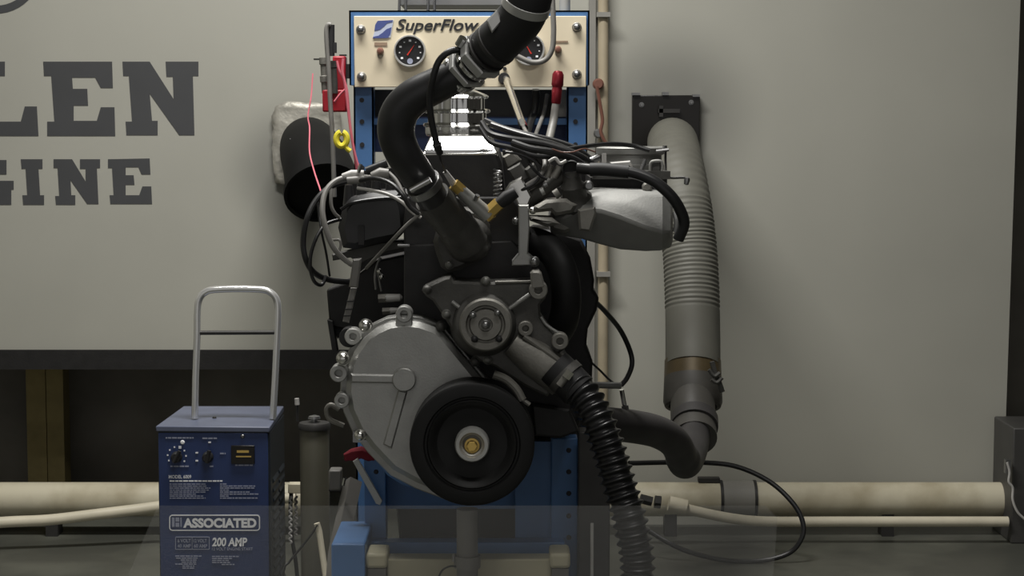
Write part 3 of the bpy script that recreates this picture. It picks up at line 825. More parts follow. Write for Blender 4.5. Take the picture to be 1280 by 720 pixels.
# valve cover with polished top and chrome filler cap
VC = mk('valve_cover', MB().prism([(527, 190), (532, 187), (616, 187), (622, 190), (627, 205), (632, 250), (516, 250), (521, 206)], 3.50, .52, inset=.006), 'engine_black', E)
f0, f1, b0, b1 = P(527, 193, 3.498), P(623, 192, 3.498), P(538, 170, 3.537), P(612, 169, 3.537)
mk('polished_top', MB().add([f0, f1, b1, b0, b0 + Vector((0, .40, 0)), b1 + Vector((0, .40, 0)), f0 + Vector((0, .01, -.01)), f1 + Vector((0, .01, -.01)), f0 + Vector((0, .5, -.01)), f1 + Vector((0, .5, -.01))],
   [(0, 1, 2, 3), (3, 2, 5, 4), (6, 7, 1, 0), (0, 3, 4, 8, 6), (1, 7, 9, 5, 2), (8, 4, 5, 9), (6, 8, 9, 7)]), 'polished_alloy', VC, bevel=.003)
kc_ = M_(3.68, 140)
cp = MB().lathe([(r_ * kc_, h_ * kc_) for r_, h_ in [(0, -4), (37, -4), (39, 0), (39, 7), (41, 8), (42, 10), (41, 12), (36, 13), (36, 24), (40, 25), (41, 27), (40, 29), (34, 30), (34, 42), (38, 43), (39, 45), (37, 47), (26, 52), (14, 56), (9, 58), (7, 62), (0, 64)]], P(571, 166, 3.68), (0, 0, 1), 96)
o_ = P(571, 166, 3.68)
for i, v in enumerate(cp.v):
    a = math.atan2(v.y - o_.y, v.x - o_.x)
    r_ = math.hypot(v.x - o_.x, v.y - o_.y)
    if r_ > 30 * kc_:
        q = 1 + .030 * math.cos(11 * a)
        cp.v[i] = Vector((o_.x + (v.x - o_.x) * q, o_.y + (v.y - o_.y) * q, v.z))
mk('filler_cap', cp, 'chrome', VC, label='fluted chrome filler cap')
# intake side: ports, runners, plenum, throttle body
def stations(st):
    mb = MB()
    vs = []
    for (px, yt, yc, yb, Y0) in st:
        a = P(px, yt, Y0 + .04)
        c = P(px, yc, Y0)
        b = P(px, yb, Y0 + .05)
        up, dn = Vector((0, .06, .008)), Vector((0, .20, 0))
        vs += [a + dn, a + up, a, c + (a - c) * .5 + Vector((0, -.006, 0)), c, b, b + dn]
    m = 7
    fs = []
    for i in range(len(st) - 1):
        for j in range(m):
            q = (j + 1) % m
            fs.append([i * m + j, i * m + q, (i + 1) * m + q, (i + 1) * m + j])
    fs += [list(range(m - 1, -1, -1)), [(len(st) - 1) * m + j for j in range(m)]]
    return mb.add(vs, fs)
IM = mk('intake_plenum', stations([(688, 264, 274, 292, 3.50), (704, 258, 272, 295, 3.48), (728, 243, 262, 299, 3.46), (752, 241, 264, 306, 3.45), (776, 242, 272, 312, 3.45), (805, 243, 284, 314, 3.45), (828, 243, 291, 313, 3.46), (838, 247, 291, 310, 3.48), (841, 258, 286, 302, 3.52)]), 'cast_satin', E, ang=28, bevel=.005)
mk('plenum_rib', MB().prism([(722, 262), (744, 258), (746, 266), (738, 290), (724, 288)], 3.452, .03, inset=.004), 'cast_dull', IM)
mk('plenum_riser', MB().tube(path([(714, 214, 3.47), (716, 232, 3.475), (720, 250, 3.49), (724, 268, 3.52)], per=4), [12 * k] * 4 + [16 * k] * 4 + [22 * k] * 5, 20), 'cast_dark', IM)
mk('riser_mouth', MB().lathe([(9 * k, .01), (9.5 * k, 0), (11 * k, -.002), (12 * k, .004)], P(714, 212, 3.455), (0, 1, 0.1), 24).lathe([(0, .008), (10 * k, .008), (10 * k, .012), (0, .012)], P(714, 212, 3.455), (0, 1, .1), 24), 'rubber', IM)
for pp_, r_ in (([(716, 210, 3.48), (696, 225, 3.49), (672, 244, 3.50), (655, 256, 3.52)], 9), ([(700, 226, 3.54), (680, 236, 3.54), (662, 246, 3.55)], 7)):
    mk('runner', MB().tube(path(pp_, per=4), r_ * k, 16), 'cast_dark', IM)
for pl, Y_ in (([(668, 258), (682, 250), (708, 248), (722, 256), (716, 266), (694, 270), (688, 264), (670, 266)], 3.46), ([(662, 271), (690, 272), (700, 280), (684, 284), (662, 276)], 3.45), ([(684, 276), (706, 262), (724, 262), (726, 282), (706, 292), (690, 288)], 3.50)):
    mk('port_casting', MB().prism(pl, Y_, .08, inset=.006), 'cast_dull', IM)
for pl, Y_, m_ in (([(628, 196), (640, 189), (652, 200), (634, 212)], 3.52, 'cast_dull'), ([(634, 212), (650, 203), (664, 222), (646, 232)], 3.50, 'cast_dark'), ([(656, 212), (668, 203), (682, 226), (668, 234)], 3.49, 'cast_dark'), ([(666, 196), (676, 190), (690, 206), (682, 214)], 3.56, 'dark_steel')):
    mk('injector_block', MB().prism(pl, Y_, .06, inset=.003), m_, E)
for pp_, r_, m_ in (([(684, 222, 3.47), (689, 206, 3.47)], 4, 'cast_dull'), ([(692, 222, 3.47), (700, 208, 3.47)], 5, 'cast_dull'), ([(676, 240, 3.45), (680, 238, 3.45)], 5, 'hub_grey'), ([(693, 244, 3.44), (699, 240, 3.44)], 6, 'cast_dull'), ([(680, 232, 3.45), (684, 230, 3.45)], 3, 'steel')):
    mk('injector', MB().tube([P(*p) for p in pp_], r_ * k, 12), m_, E)
kt = M_(3.70, 195)
TB = mk('throttle_body', MB().lathe([(r_ * kt, h_ * kt) for r_, h_ in [(0, -6), (40, -6), (42, -4), (42, 4), (39, 6), (39, 16), (43, 18), (43, 25), (40, 27), (36, 27), (35, 10), (0, 10)]], P(788, 210, 3.70), (0, 0, 1), 48), 'cast_alloy', E)
mk('throttle_flange', MB().pbox(741, 214, 838, 224, 3.55, .28), 'cast_dark', TB)
mk('plenum_neck', MB().pbox(738, 222, 834, 246, 3.57, .25), 'engine_black', TB)
mk('linkage_plate', MB().pbox(753, 192, 758, 212, 3.56, .02), 'cable_pale', TB)
mk('linkage_plate', MB().prism([(762, 212), (763, 203), (788, 201), (792, 212)], 3.55, .03, inset=.002), 'cable_pale', TB)
mk('linkage_arm', MB().tube([P(732, 204, 3.55), P(748, 197, 3.56)], 5 * k, 12), 'steel', TB)
mk('idle_valve', MB().pbox(814, 201, 826, 216, 3.56, .05), 'cast_dark', TB, bevel=.003)
mk('idle_valve_bracket', MB().tube(path([(812, 214), (813, 204), (818, 201), (827, 202), (828, 213)], 3.555, 4), 1.6 * k, 8), 'hub_grey', TB)
mk('sensor_stem', MB().tube([P(802, 212, 3.56), P(807, 199, 3.56)], 3 * k, 10), 'steel', TB)
mk('throttle_lever', MB().tube(path([(832, 186, 3.6), (832, 205, 3.6), (835, 221, 3.59), (856, 222, 3.58)], per=5), 1.6 * k, 8), 'dark_steel', TB)
mk('lever_pin', MB().tube([P(820, 189, 3.59), P(836, 187, 3.59)], 2.2 * k, 8).tube([P(831, 182, 3.595), P(831, 190, 3.595)], 3 * k, 8), 'steel', TB)
mk('lever_ball', MB().lathe([(0, -3 * k), (3.2 * k, -2 * k), (4 * k, 1 * k), (3 * k, 7 * k), (0, 8 * k)], P(859, 224, 3.57), (-.2, 0, -1), 14), 'steel', TB)
mk('plenum_bolt', MB().disc(809, 234, 6, 3.53, .03, 2), 'cast_dull', TB)
mk('plenum_bolt', MB().disc(736, 232, 6, 3.46, .03, 2), 'steel', TB)
mk('end_fitting', MB().tube(path([(845, 266, 3.5), (847, 278, 3.49), (845, 290, 3.49)], per=3), 5 * k, 10), 'steel', IM)
mk('intake_support', MB().prism([(628, 188), (690, 186), (742, 204), (744, 252), (632, 252)], 3.84, .10), 'engine_black', E)
# distributor side
mk('coil_bracket', MB().prism([(434, 216), (470, 212), (512, 208), (514, 262), (428, 256)], 3.80, .05), 'engine_black', E)
DI = mk('distributor', MB().prism([(428, 258), (438, 247), (470, 240), (500, 238), (507, 262), (509, 286), (496, 300), (470, 305), (444, 312), (428, 310), (422, 285)], 3.55, .16, inset=.012), 'rubber_satin', E)
mk('distributor_rim', MB().tube(path([(426, 262), (440, 254), (470, 249), (503, 247)], 3.55, 5), 2.5 * k, 10), 'rubber_satin', DI)
for (x_, y_) in ((436, 238), (452, 232), (470, 230), (488, 231)):
    mk('cap_tower', MB().lathe([(0, 18 * k), (5 * k, 18 * k), (6 * k, 12 * k), (7 * k, 0), (8 * k, -14 * k)], P(x_, y_ + 10, 3.62), (0, 0, 1), 14), 'rubber_satin', DI)
mk('distributor_groove', MB().pbox(448, 282, 455, 306, 3.545, .03), 'engine_black', DI)
mk('side_bracket', MB().prism([(415, 318), (442, 311), (478, 303), (504, 301), (507, 310), (480, 316), (450, 330), (438, 322), (416, 326)], 3.62, .03, inset=.002), 'cast_dark', E)
mk('engine_mount', MB().prism([(408, 362), (436, 352), (470, 326), (508, 318), (508, 420), (470, 440), (430, 412), (412, 408)], 3.68, .12), 'engine_black', E, bevel=.004)
mk('mount_strut', MB().prism([(409, 400), (415, 402), (421, 440), (416, 444)], 3.66, .04), 'engine_black', E)
mk('mount_arm', MB().prism([(420, 398), (445, 398), (445, 412), (430, 412), (422, 424), (418, 412)], 3.70, .04), 'engine_black', E)
for (x0_, x1_, y_, r_) in ((473, 503, 372, 6.2), (478, 500, 388, 5)):
    sp = mk('spark_plug', MB().tube([P(x0_, y_ + 1, 3.56), P(x0_ + 10, y_ + .6, 3.56)], r_ * 1.0 * k, 6), 'cast_dull', E)
    mk('plug_insulator', MB().tube([P(x0_ + 9, y_ + .6, 3.56), P(x1_ - 3, y_, 3.56), P(x1_, y_, 3.56)], [r_ * .9 * k, r_ * .8 * k, r_ * .3 * k], 12), 'cable_pale', sp)
mk('oil_line', MB().tube(path([(470, 362), (469, 345), (472, 330), (476, 322)], 3.6, 4), 1.8 * k, 8), 'steel', E)
mk('oil_line', MB().tube(path([(477, 364), (474, 348), (473, 340)], 3.6, 4), 1.8 * k, 8), 'steel', E)
for (x_, y_) in ((474, 339), (477, 346)):
    inst('line_nut', shared('domebolt', domebolt, 'polished_alloy'), P(x_, y_, 3.59), 3.4 * k, E)
mk('dipstick_tube', MB().tube([P(497, 307, 3.46), P(512, 307, 3.46)], 2 * k, 8), 'steel', E)
# ---------------------------------------------------------------- upper coolant hose, its couplings and the black riser pipe
UH = thing('coolant_hose', 'thick black coolant hose curving up from the thermostat to the silver coupling', 'hose', P(535, 248, 3.3))
hp = path([(541, 248, 3.335), (533, 236, 3.32), (519, 215, 3.30), (503, 190, 3.28), (495, 165, 3.27), (500, 140, 3.26), (518, 121, 3.25), (545, 107, 3.24), (568, 96, 3.23), (584, 85, 3.225)], per=7)
mk('hose_body', MB().tube(hp, [(19.5 + 3.5 * max(0, 1 - abs(i / 63 - .52) * 2.2)) * k for i in range(64)], 28), 'rubber_satin', UH)
ha = (P(519, 215, 3.30) - P(541, 248, 3.335)).normalized()
mk('hose_clamp', MB().lathe([(21 * k, -5 * k), (23 * k, -5 * k), (23 * k, 5 * k), (21 * k, 5 * k)], P(530, 232, 3.317), ha, 36), 'steel', UH)
mk('clamp_screw', MB().tube([P(513, 238, 3.265), P(538, 224, 3.262)], 4.4 * k, 12), 'chrome', UH)
RP = thing('riser_pipe', 'black pipe with silver couplings slanting up past the gauge panel out of sight', 'pipe', P(590, 70, 3.2))
A0, A1 = P(578, 90, 3.23), P(690, -4, 3.10)
ax_ = (A1 - A0).normalized()
def along(px):
    return A0 + ax_ * ((px - 578) / (690 - 578) * (A1 - A0).length)
pb = path([(577, 91, 3.231), (594, 76.5, 3.212), (611, 62, 3.192), (634, 41, 3.165), (652, 20, 3.145), (661, -5, 3.13), (664, -40, 3.12), (664, -80, 3.12)], per=6)
mk('pipe_body', MB().tube(pb, [(21 if i < 11 else min(27, 21 + 2.2 * (i - 10))) * k for i in range(len(pb))], 36), 'rubber', RP)
mk('top_clamp', MB().lathe([(26 * k, -6 * k), (28.5 * k, -5 * k), (28.5 * k, 5 * k), (26 * k, 6 * k)], P(658, 6, 3.137), P(661, -5, 3.13) - P(654, 16, 3.145), 36), 'band_silver', RP)
for (x_, w_, r_, m_, n_) in ((574, 5, 24, 'chrome', 36), (583, 4, 27, 'band_silver', 6), (592, 3, 24, 'chrome', 36), (601, 6, 30, 'band_silver', 6), (609, 2, 27, 'dark_steel', 36), (621, 3, 27.5, 'dark_steel', 36)):
    mk('coupling_band', MB().lathe([(r_ * .8 * k, -w_ * k), (r_ * .95 * k, -w_ * k), (r_ * k, -w_ * .7 * k), (r_ * k, w_ * .7 * k), (r_ * .95 * k, w_ * k), (r_ * .8 * k, w_ * k)], along(x_), ax_, n_), m_, RP, ang=20)
mk('clamp_plate', MB().prism([(608, 26), (622, 11), (627, 27), (615, 41)], 3.125, .03, inset=.002), 'band_silver', RP)
mk('band_screw', MB().tube([along(600) + Vector((-.034, -.012, .020)), along(606) + Vector((-.034, -.012, .026))], 5 * k, 8), 'chrome', RP)
t = thing('sensor_cable', 'black sleeved sensor cable hanging from the riser pipe to the brass sensor', 'cable', P(548, 214, 3.24))
mk('sleeve', MB().tube(path([(578, 62, 3.20), (563, 64, 3.185), (549, 76, 3.185), (541, 98, 3.19), (537, 122, 3.2), (539, 148, 3.21), (544, 172, 3.22), (548, 188, 3.225)]), 4.0 * k, 12), 'cable_black', t)
mk('sleeve_end', MB().tube([P(546, 180, 3.22), P(550, 192, 3.23)], [5.5 * k, 4 * k], 12), 'rubber', t)
mk('wire', MB().tube(path([(549, 191, 3.23), (552, 203, 3.27), (557, 215, 3.355)]), 1.7 * k, 8), 'cable_black', t)
for i, (pp_, r_, m_, lb) in enumerate((
        ([(602, 153, 3.52), (613, 167, 3.5), (640, 174, 3.48), (680, 180, 3.48), (718, 192, 3.48), (738, 204, 3.5)], 4.2, 'cable_black', 'thick black loom cable behind the filler cap, upper of the bundle'),
        ([(614, 156, 3.56), (640, 165, 3.54), (668, 173, 3.52), (700, 183, 3.52), (728, 196, 3.52), (742, 206, 3.54)], 4.0, 'cable_black', 'black loom cable rising highest along the bundle to the throttle body'),
        ([(600, 160, 3.49), (614, 178, 3.47), (640, 185, 3.46), (668, 195, 3.46), (694, 196, 3.48), (712, 198, 3.5)], 3.2, 'cable_black', 'thinner black loom cable sagging lowest over the injectors'),
        ([(690, 190, 3.5), (712, 186, 3.52), (740, 182, 3.55), (765, 180, 3.58), (790, 182, 3.6), (812, 188, 3.6)], 3.0, 'cable_black', 'black cable running over the top of the throttle body'),
        ([(644, 240, 3.43), (656, 236, 3.42), (668, 229, 3.42), (674, 222, 3.42)], 2.2, 'cable_black', 'short black lead from the brass sender to the alloy bracket'),
        ([(660, 200, 3.46), (666, 210, 3.45), (676, 220, 3.45), (684, 224, 3.45)], 2.0, 'cable_black', 'short black lead dipping between the injector blocks'))):
    single('loom_cable', MB().tube(path(pp_), r_ * k, 10), m_, lb, 'cable')
for pp_, r_, m_, lb in (
        ([(606, 150, 3.6), (630, 160, 3.58), (660, 168, 3.56), (694, 176, 3.56), (722, 186, 3.56), (738, 198, 3.56)], 3.4, 'rubber', 'dull black loom cable at the back of the bundle'),
        ([(640, 178, 3.45), (664, 186, 3.44), (690, 190, 3.45), (716, 198, 3.47), (732, 208, 3.48)], 4.6, 'rubber', 'thickest dull black cable in the middle of the loom'),
        ([(632, 190, 3.45), (650, 193, 3.44), (668, 202, 3.44), (674, 214, 3.44)], 1.8, 'cable_black', 'thin black cable bending down over the upper injector block'),
        ([(690, 186, 3.43), (702, 190, 3.43), (716, 190, 3.43), (730, 186, 3.45), (744, 190, 3.47)], 1.0, 'knob_brown', 'thin reddish wire among the loom cables by the throttle body'),
        ([(686, 202, 3.43), (694, 198, 3.43), (700, 204, 3.43), (708, 201, 3.43)], 2.2, 'cable_pale', 'short pale braided wire crossing under the loom')):
    single('loom_cable', MB().tube(path(pp_), r_ * k, 10), m_, lb, 'cable')
t = thing('breather_hose', 'black hose arching over the right end of the intake plenum', 'hose', P(848, 300, 3.42))
mk('hose_body', MB().tube(path([(722, 210, 3.44), (745, 212, 3.43), (770, 213, 3.42), (795, 217, 3.415), (818, 227, 3.41), (838, 244, 3.41), (850, 262, 3.42), (855, 280, 3.43), (848, 299, 3.44)]), 7.2 * k, 18), 'cable_black', t)
mk('hose_sleeve', MB().tube(path([(738, 212, 3.43), (755, 212, 3.425), (786, 215, 3.417)], per=4), 8.6 * k, 16), 'rubber', t)
# lead bundle on the left
for pp_, r_, m_, lb in (
        ([(462, 222, 3.55), (440, 221, 3.52), (420, 226, 3.5), (407, 240, 3.48), (403, 262, 3.46), (407, 285, 3.45), (416, 308, 3.45), (428, 322, 3.46), (440, 331, 3.47)], 3.6, 'cable_grey', 'thick grey lead curving down the left into the grey boot'),
        ([(436, 226, 3.56), (412, 234, 3.54), (394, 252, 3.52), (383, 276, 3.5), (379, 304, 3.5), (383, 326, 3.5), (393, 341, 3.52), (412, 350, 3.55), (440, 353, 3.58)], 3.8, 'cable_black', 'outermost black lead looping widest to the left of the distributor'),
        ([(426, 274, 3.54), (408, 280, 3.52), (397, 294, 3.5), (389, 316, 3.49), (388, 336, 3.49), (393, 352, 3.5), (402, 356, 3.52), (408, 345, 3.53)], 2.4, 'cable_black', 'thin black lead looping lowest at the left with a hooked end'),
        ([(414, 236, 3.53), (414, 256, 3.52), (418, 266, 3.52), (424, 272, 3.53)], 2.4, 'cable_grey', 'short grey lead hanging straight inside the big loops'),
        ([(397, 250, 3.54), (399, 270, 3.53), (402, 290, 3.52), (408, 318, 3.54), (412, 345, 3.56)], 1.6, 'cable_black', 'fine black wire hanging inside the left loops'),
        ([(532, 262, 3.42), (512, 278, 3.42), (498, 292, 3.42), (484, 307, 3.46), (472, 320, 3.5), (458, 335, 3.54)], 2.4, 'cable_grey', 'grey lead slanting from under the coolant hose down to the left'),
        ([(447, 235, 3.5), (465, 238, 3.48), (485, 243, 3.46), (503, 253, 3.45), (514, 264, 3.46), (526, 272, 3.465)], 2.2, 'cable_pale', 'pale lead crossing the front of the distributor cap'),
        ([(448, 226, 3.50), (468, 223, 3.47), (488, 229, 3.44), (502, 242, 3.42), (512, 258, 3.42), (524, 268, 3.42)], 3.0, 'cable_black', 'black lead arching over the distributor cap'),
        ([(486, 216, 3.5), (494, 224, 3.49), (500, 234, 3.48), (505, 246, 3.47)], 2.6, 'cable_grey', 'grey lead at the right shoulder of the distributor cap'),
        ([(416, 300, 3.49), (424, 300, 3.48), (426, 306, 3.48), (424, 314, 3.48)], 1.8, 'cable_grey', 'small hooked grey wire below the distributor')):
    single('ignition_lead', MB().tube(path(pp_), r_ * k, 10), m_, lb, 'lead')
t = thing('lead_connector', 'pale grey connectors joining the leads above the distributor', 'connector', P(455, 225, 3.52))
mk('connector_body', MB().tube([P(428, 221, 3.51), P(440, 218, 3.51), P(455, 217, 3.51)], [4 * k, 6 * k, 4.5 * k], 12), 'cable_pale', t)
mk('connector_body', MB().tube([P(434, 226, 3.5), P(456, 224, 3.5)], 5 * k, 12), 'cable_grey', t)
mk('connector_sleeve', MB().tube([P(458, 214, 3.5), P(484, 204, 3.5)], 5.5 * k, 12), 'cable_black', t)
mk('connector_boot', MB().tube([P(465, 221, 3.49), P(476, 217, 3.49), P(486, 217, 3.49)], [6 * k, 8 * k, 6 * k], 12), 'cable_grey', t)
mk('connector_pin', MB().tube([P(448, 216, 3.5), P(451, 205, 3.5)], 2.4 * k, 8), 'chrome', t)
t = thing('plug_boot', 'flat grey boot with a ribbed pale tail left of the spark plugs', 'boot', P(434, 408, 3.5))
mk('boot_body', MB().prism([(441, 324), (452, 323), (447, 360), (436, 359)], 3.46, .012, inset=.003), 'grey_paint', t)
mk('boot_tail', MB().prism([(438, 360), (446, 360), (436, 404), (428, 402)], 3.47, .01, inset=.002), 'cable_grey', t)
for y_ in (376, 386, 394):
    x_ = 442 - (y_ - 360) * .22
    mk('tail_rib', MB().prism([(x_ - 5, y_), (x_ + 4, y_), (x_ + 3.6, y_ + 1.6), (x_ - 5.4, y_ + 1.6)], 3.466, .006), 'cable_black', t)

# ---------------------------------------------------------------- lower ribbed hose
t = thing('ribbed_hose', 'black ribbed hose running from the water pump down to the floor', 'hose', P(797, 740, 3.3))
cl = path([(716, 481, 3.35), (732, 497, 3.33), (748, 527, 3.31), (762, 565, 3.30), (774, 605, 3.29), (785, 640, 3.28), (792, 672, 3.28), (797, 700, 3.28), (797, 740, 3.28), (794, 800, 3.28), (790, 900, 3.29), (789, 975, 3.30)], per=36)
L_, acc = 0.0, [0.0]
for a, b in zip(cl[:-1], cl[1:]):
    L_ += (b - a).length
    acc.append(L_)
pit = 11.5 * M_(3.3)
mk('hose_body', MB().tube(cl, [M_(3.3) * (17.8 + 5.2 * (.5 + .5 * math.cos(2 * math.pi * s_ / pit)) ** 1.7) if s_ > .012 else M_(3.3) * 19 for s_ in acc], 28), 'ribbed_rubber', t, ang=80)
k = M_(3.35)
mk('hose_cuff', MB().tube(path([(692, 458, 3.36), (706, 471, 3.355), (724, 489, 3.345)], per=4), 23.5 * k, 28), 'rubber', t)
ca = (P(724, 489, 3.345) - P(692, 458, 3.36)).normalized()
mk('cuff_clamp', MB().lathe([(23.5 * k, -5 * k), (25 * k, -5 * k), (25 * k, 5 * k), (23.5 * k, 5 * k)], P(707, 471, 3.355), ca, 36), 'cast_dark', t)
mk('clamp_screw', MB().tube([P(699, 482, 3.318), P(712, 465, 3.318)], 4.6 * k, 12), 'cast_dull', t)
mk('clamp_housing', MB().tube([P(707, 472, 3.314), P(713, 464, 3.314)], 6 * k, 6), 'polished_alloy', t, ang=20)

# ---------------------------------------------------------------- blue engine frame
k = M_(3.6)
t = thing('engine_stand', 'low blue steel frame carrying the engine, with a cream cross beam at the front', 'engine stand', (P(590, 900, 3.6).x, 3.65, 0))
def pcol(px0, px1, py0, Y, d):
    a, b = P(px0, py0, Y), P(px1, py0, Y)
    return MB().box(a.x, b.x, Y, Y + d, 0, a.z)
po = mk('post', pcol(455, 482, 572, 3.60, .05), 'blue_paint', t, bevel=.002)
mk('hole', MB().disc(470, 590, 3, 3.598, .003), 'ink', po)
po = mk('post', pcol(689, 722, 548, 3.60, .05), 'blue_paint', t, bevel=.002)
for y_ in (563, 590, 617, 645, 672):
    mk('hole', MB().disc(711, y_, 3.2, 3.598, .003), 'ink', po)
mk('side_plate', MB().pbox(644, 552, 690, 690, 3.615, .01), 'blue_paint', t)
mk('saddle_plate', MB().pbox(481, 586, 650, 636, 3.66, .02), 'blue_paint', t)
arc_o = [(472, 552), (478, 570), (492, 588), (508, 598), (530, 605), (560, 607)]
arc_i = [(560, 615), (528, 613), (502, 606), (484, 594), (470, 576), (462, 556)]
mk('saddle_rim', MB().prism(arc_o + arc_i, 3.47, .20, inset=.002), 'blue_paint', t)
mk('cross_beam', MB().pbox(430, 678, 706, 697, 3.56, .04), 'blue_paint', t, bevel=.002)
b_ = P(435, 680, 3.42)
mk('foot', MB().box(P(414, 690, 3.42).x, P(456, 690, 3.42).x, 3.42, 3.62, 0, b_.z), 'blue_paint', t, bevel=.003)
mk('front_beam', MB().pbox(484, 699, 690, 760, 3.46, .05), 'cream_paint', t, bevel=.003)
for x0_, x1_ in ((457, 484), (687, 713)):
    mk('bracket_cap', MB().pbox(x0_, 692, x1_, 711, 3.43, .08), 'cream_paint', t, bevel=.006)
    mk('bracket_post', pcol(x0_ + 3, x1_ - 2, 711, 3.44, .06), 'grey_paint', t)
mk('beam_leg', pcol(560, 610, 750, 3.465, .04), 'cream_paint', t)
mk('jack_tube', MB().tube([P(584, 636, 3.40), Vector((P(584, 636, 3.40).x, 3.40, 0.0))], 13.5 * M_(3.4), 24), 'grey_paint', t)
mk('jack_collar', MB().tube([P(584, 694, 3.40), P(584, 709, 3.40)], 17 * M_(3.4), 24), 'grey_paint', t)
mk('jack_pin', MB().tube([P(567, 692, 3.39), P(567, 702, 3.39)], 2 * M_(3.4), 8), 'steel', t)
mk('brace', MB().tube([P(441, 602, 3.84), P(422, 690, 3.74), P(415, 770, 3.66)], 13 * k, 4), 'grey_paint', t, ang=20)
single('thin_lead', MB().tube(path([(545, 730, 3.41), (552, 714, 3.40), (562, 708, 3.39), (570, 708, 3.385)]), 1.2 * k, 6), 'cable_black', 'thin black lead curling in front of the cream beam', 'wire')
t = thing('dark_post', 'dark steel post standing between the blue frame and the ribbed hose', 'post', (P(742, 900, 3.5).x, 3.55, 0))
mk('post_body', pcol(723, 763, 540, 3.52, .06), 'dark_steel', t, bevel=.003)
mk('pale_strip', MB().tube([P(740, 654, 3.515), Vector((P(740, 654, 3.515).x, 3.515, 0))], 2.2 * k, 8), 'cable_pale', t)
single('leaning_bar', MB().prism([(441, 577), (447, 573), (478, 626), (475, 632), (470, 630)], 3.57, .008, inset=.001), 'hub_grey', 'pale flat metal bar leaning on the left blue post', 'bar')
rg = MB()
rr = random.Random(5)
st = [(430, 571, 7), (440, 568, 10), (452, 566, 11), (462, 570, 9), (469, 572, 5)]
rg.tube([P(x, y, 3.60) for x, y, r in st], [r * k * .75 for x, y, r in st], 12)
for i, v in enumerate(rg.v):
    rg.v[i] = v + Vector((rr.uniform(-1, 1), rr.uniform(-1, 1), rr.uniform(-1, 1))) * .0022
single('red_rag', rg, 'rag_red', 'crumpled dark red rag on top of the left blue post', 'rag')
t = thing('switch_box', 'small grey switch box left of the blue frame', 'switch', P(418, 612, 3.8))
mk('box_body', MB().pbox(411, 588, 426, 613, 3.80, .04), 'grey_paint', t, bevel=.003)
mk('toggle', MB().tube([P(429, 606, 3.79), P(431, 597, 3.785)], 2.4 * k, 8), 'chrome', t)
mk('box_bracket', MB().pbox(411, 606, 428, 614, 3.84, .05), 'dark_steel', t)
single('pale_rod', MB().tube([P(396, 654, 4.02), P(399, 664, 4.02), P(408, 726, 3.98), Vector((P(408, 726, 3.98).x + .03, 3.9, 0.0))], 4 * M_(4.0), 10), 'pvc_white', 'pale thin rod standing between the olive cylinder and the blue foot', 'rod')

# ---------------------------------------------------------------- olive cylinder and the fittings beside it
k = M_(4.25)
c0 = P(393, 534, 4.25)
t = thing('gas_cylinder', 'tall olive grey cylinder between the blue charger and the engine', 'cylinder', (c0.x, 4.25, 0))
mk('cylinder_body', MB().lathe([(0, 0), (18.5 * k, 0), (18.5 * k, c0.z - 3 * k), (17 * k, c0.z), (0, c0.z)], (c0.x, 4.25, 0), (0, 0, 1), 36), 'tank_olive', t)
mk('cylinder_cap', MB().lathe([(0, -2 * k), (20 * k, -2 * k), (20.5 * k, 3 * k), (19 * k, 6 * k), (0, 7 * k)], c0, (0, 0, 1), 36), 'dark_steel', t)
mk('cap_valve', MB().lathe([(0, 0), (4 * k, 0), (4 * k, 4 * k), (8 * k, 5 * k), (7 * k, 8 * k), (3 * k, 9 * k), (0, 10 * k)], c0 + Vector((0, 0, 6 * k)), (0, 0, 1), 16), 'steel', t)
mk('cap_wire', MB().tube([P(372, 527, 4.24), P(371.5, 504, 4.24)], 1.6 * k, 8), 'dark_steel', t)
mk('wire_tip', MB().tube([P(371.5, 506, 4.24), P(371, 498, 4.24)], 3 * k, 10), 'cable_pale', t)
t = thing('coiled_hoses', 'pale bracket with dark hoses hanging between charger and olive cylinder', 'hoses', (P(366, 760, 4.5).x, 4.5, P(366, 760, 4.5).z))
k = M_(4.5)
mk('pale_bracket', MB().pbox(360, 605, 377, 617, 4.46, .03), 'pvc', t, bevel=.002)
mk('hose', MB().tube(path([(364, 617), (363, 640), (365, 672), (370, 705), (374, 750)], 4.48), 2.6 * k, 8), 'cable_black', t)
mk('hose', MB().tube([P(363 + 1.2 * math.sin(i * .9), 620 + i, 4.47) for i in range(60)], 1.5 * k, 8), 'cable_pale', t)
mk('hose', MB().tube([P(370 + 1.2 * math.sin(i * .9 + 1), 620 + i, 4.47) for i in range(50)], 1.5 * k, 8), 'cable_grey', t)
single('thin_lead', MB().tube(path([(344, 905, 3.98), (348, 800, 4.0), (354, 718, 4.02), (362, 702, 4.03), (375, 686, 4.03), (390, 667, 4.02), (397, 656, 4.015)]), 1.4 * k, 6), 'cable_black', 'thin black lead slanting across the olive cylinder to the pale rod', 'wire')

# ---------------------------------------------------------------- blue wheeled charger
YF, YB = 4.25, 4.52
xa, xb = P(198, 600, YF).x, P(336.5, 600, YF).x
zt = P(265, 530, YF).z
k = M_(YF, 600)
CH = thing('engine_charger', 'blue battery charger with white lettering and a chrome pull handle', 'charger', ((xa + xb) / 2, (YF + YB) / 2, 0))
mk('case', MB().box(xa, xb, YF, YB, .06, zt - .012), 'charger_side', CH, bevel=.002)
mk('case_top', MB().add([(xa - .003, YF - .006, zt - .004), (xb + .003, YF - .006, zt - .006), (xb + .002, YB, zt), (xa + .012, YB, zt), (xa - .003, YF - .006, zt - .016), (xb + .003, YF - .006, zt - .018), (xb + .002, YB, zt - .014), (xa + .012, YB, zt - .014)],
   [(0, 1, 2, 3), (7, 6, 5, 4), (0, 4, 5, 1), (1, 5, 6, 2), (2, 6, 7, 3), (3, 7, 4, 0)]), 'charger_top', CH, bevel=.002)
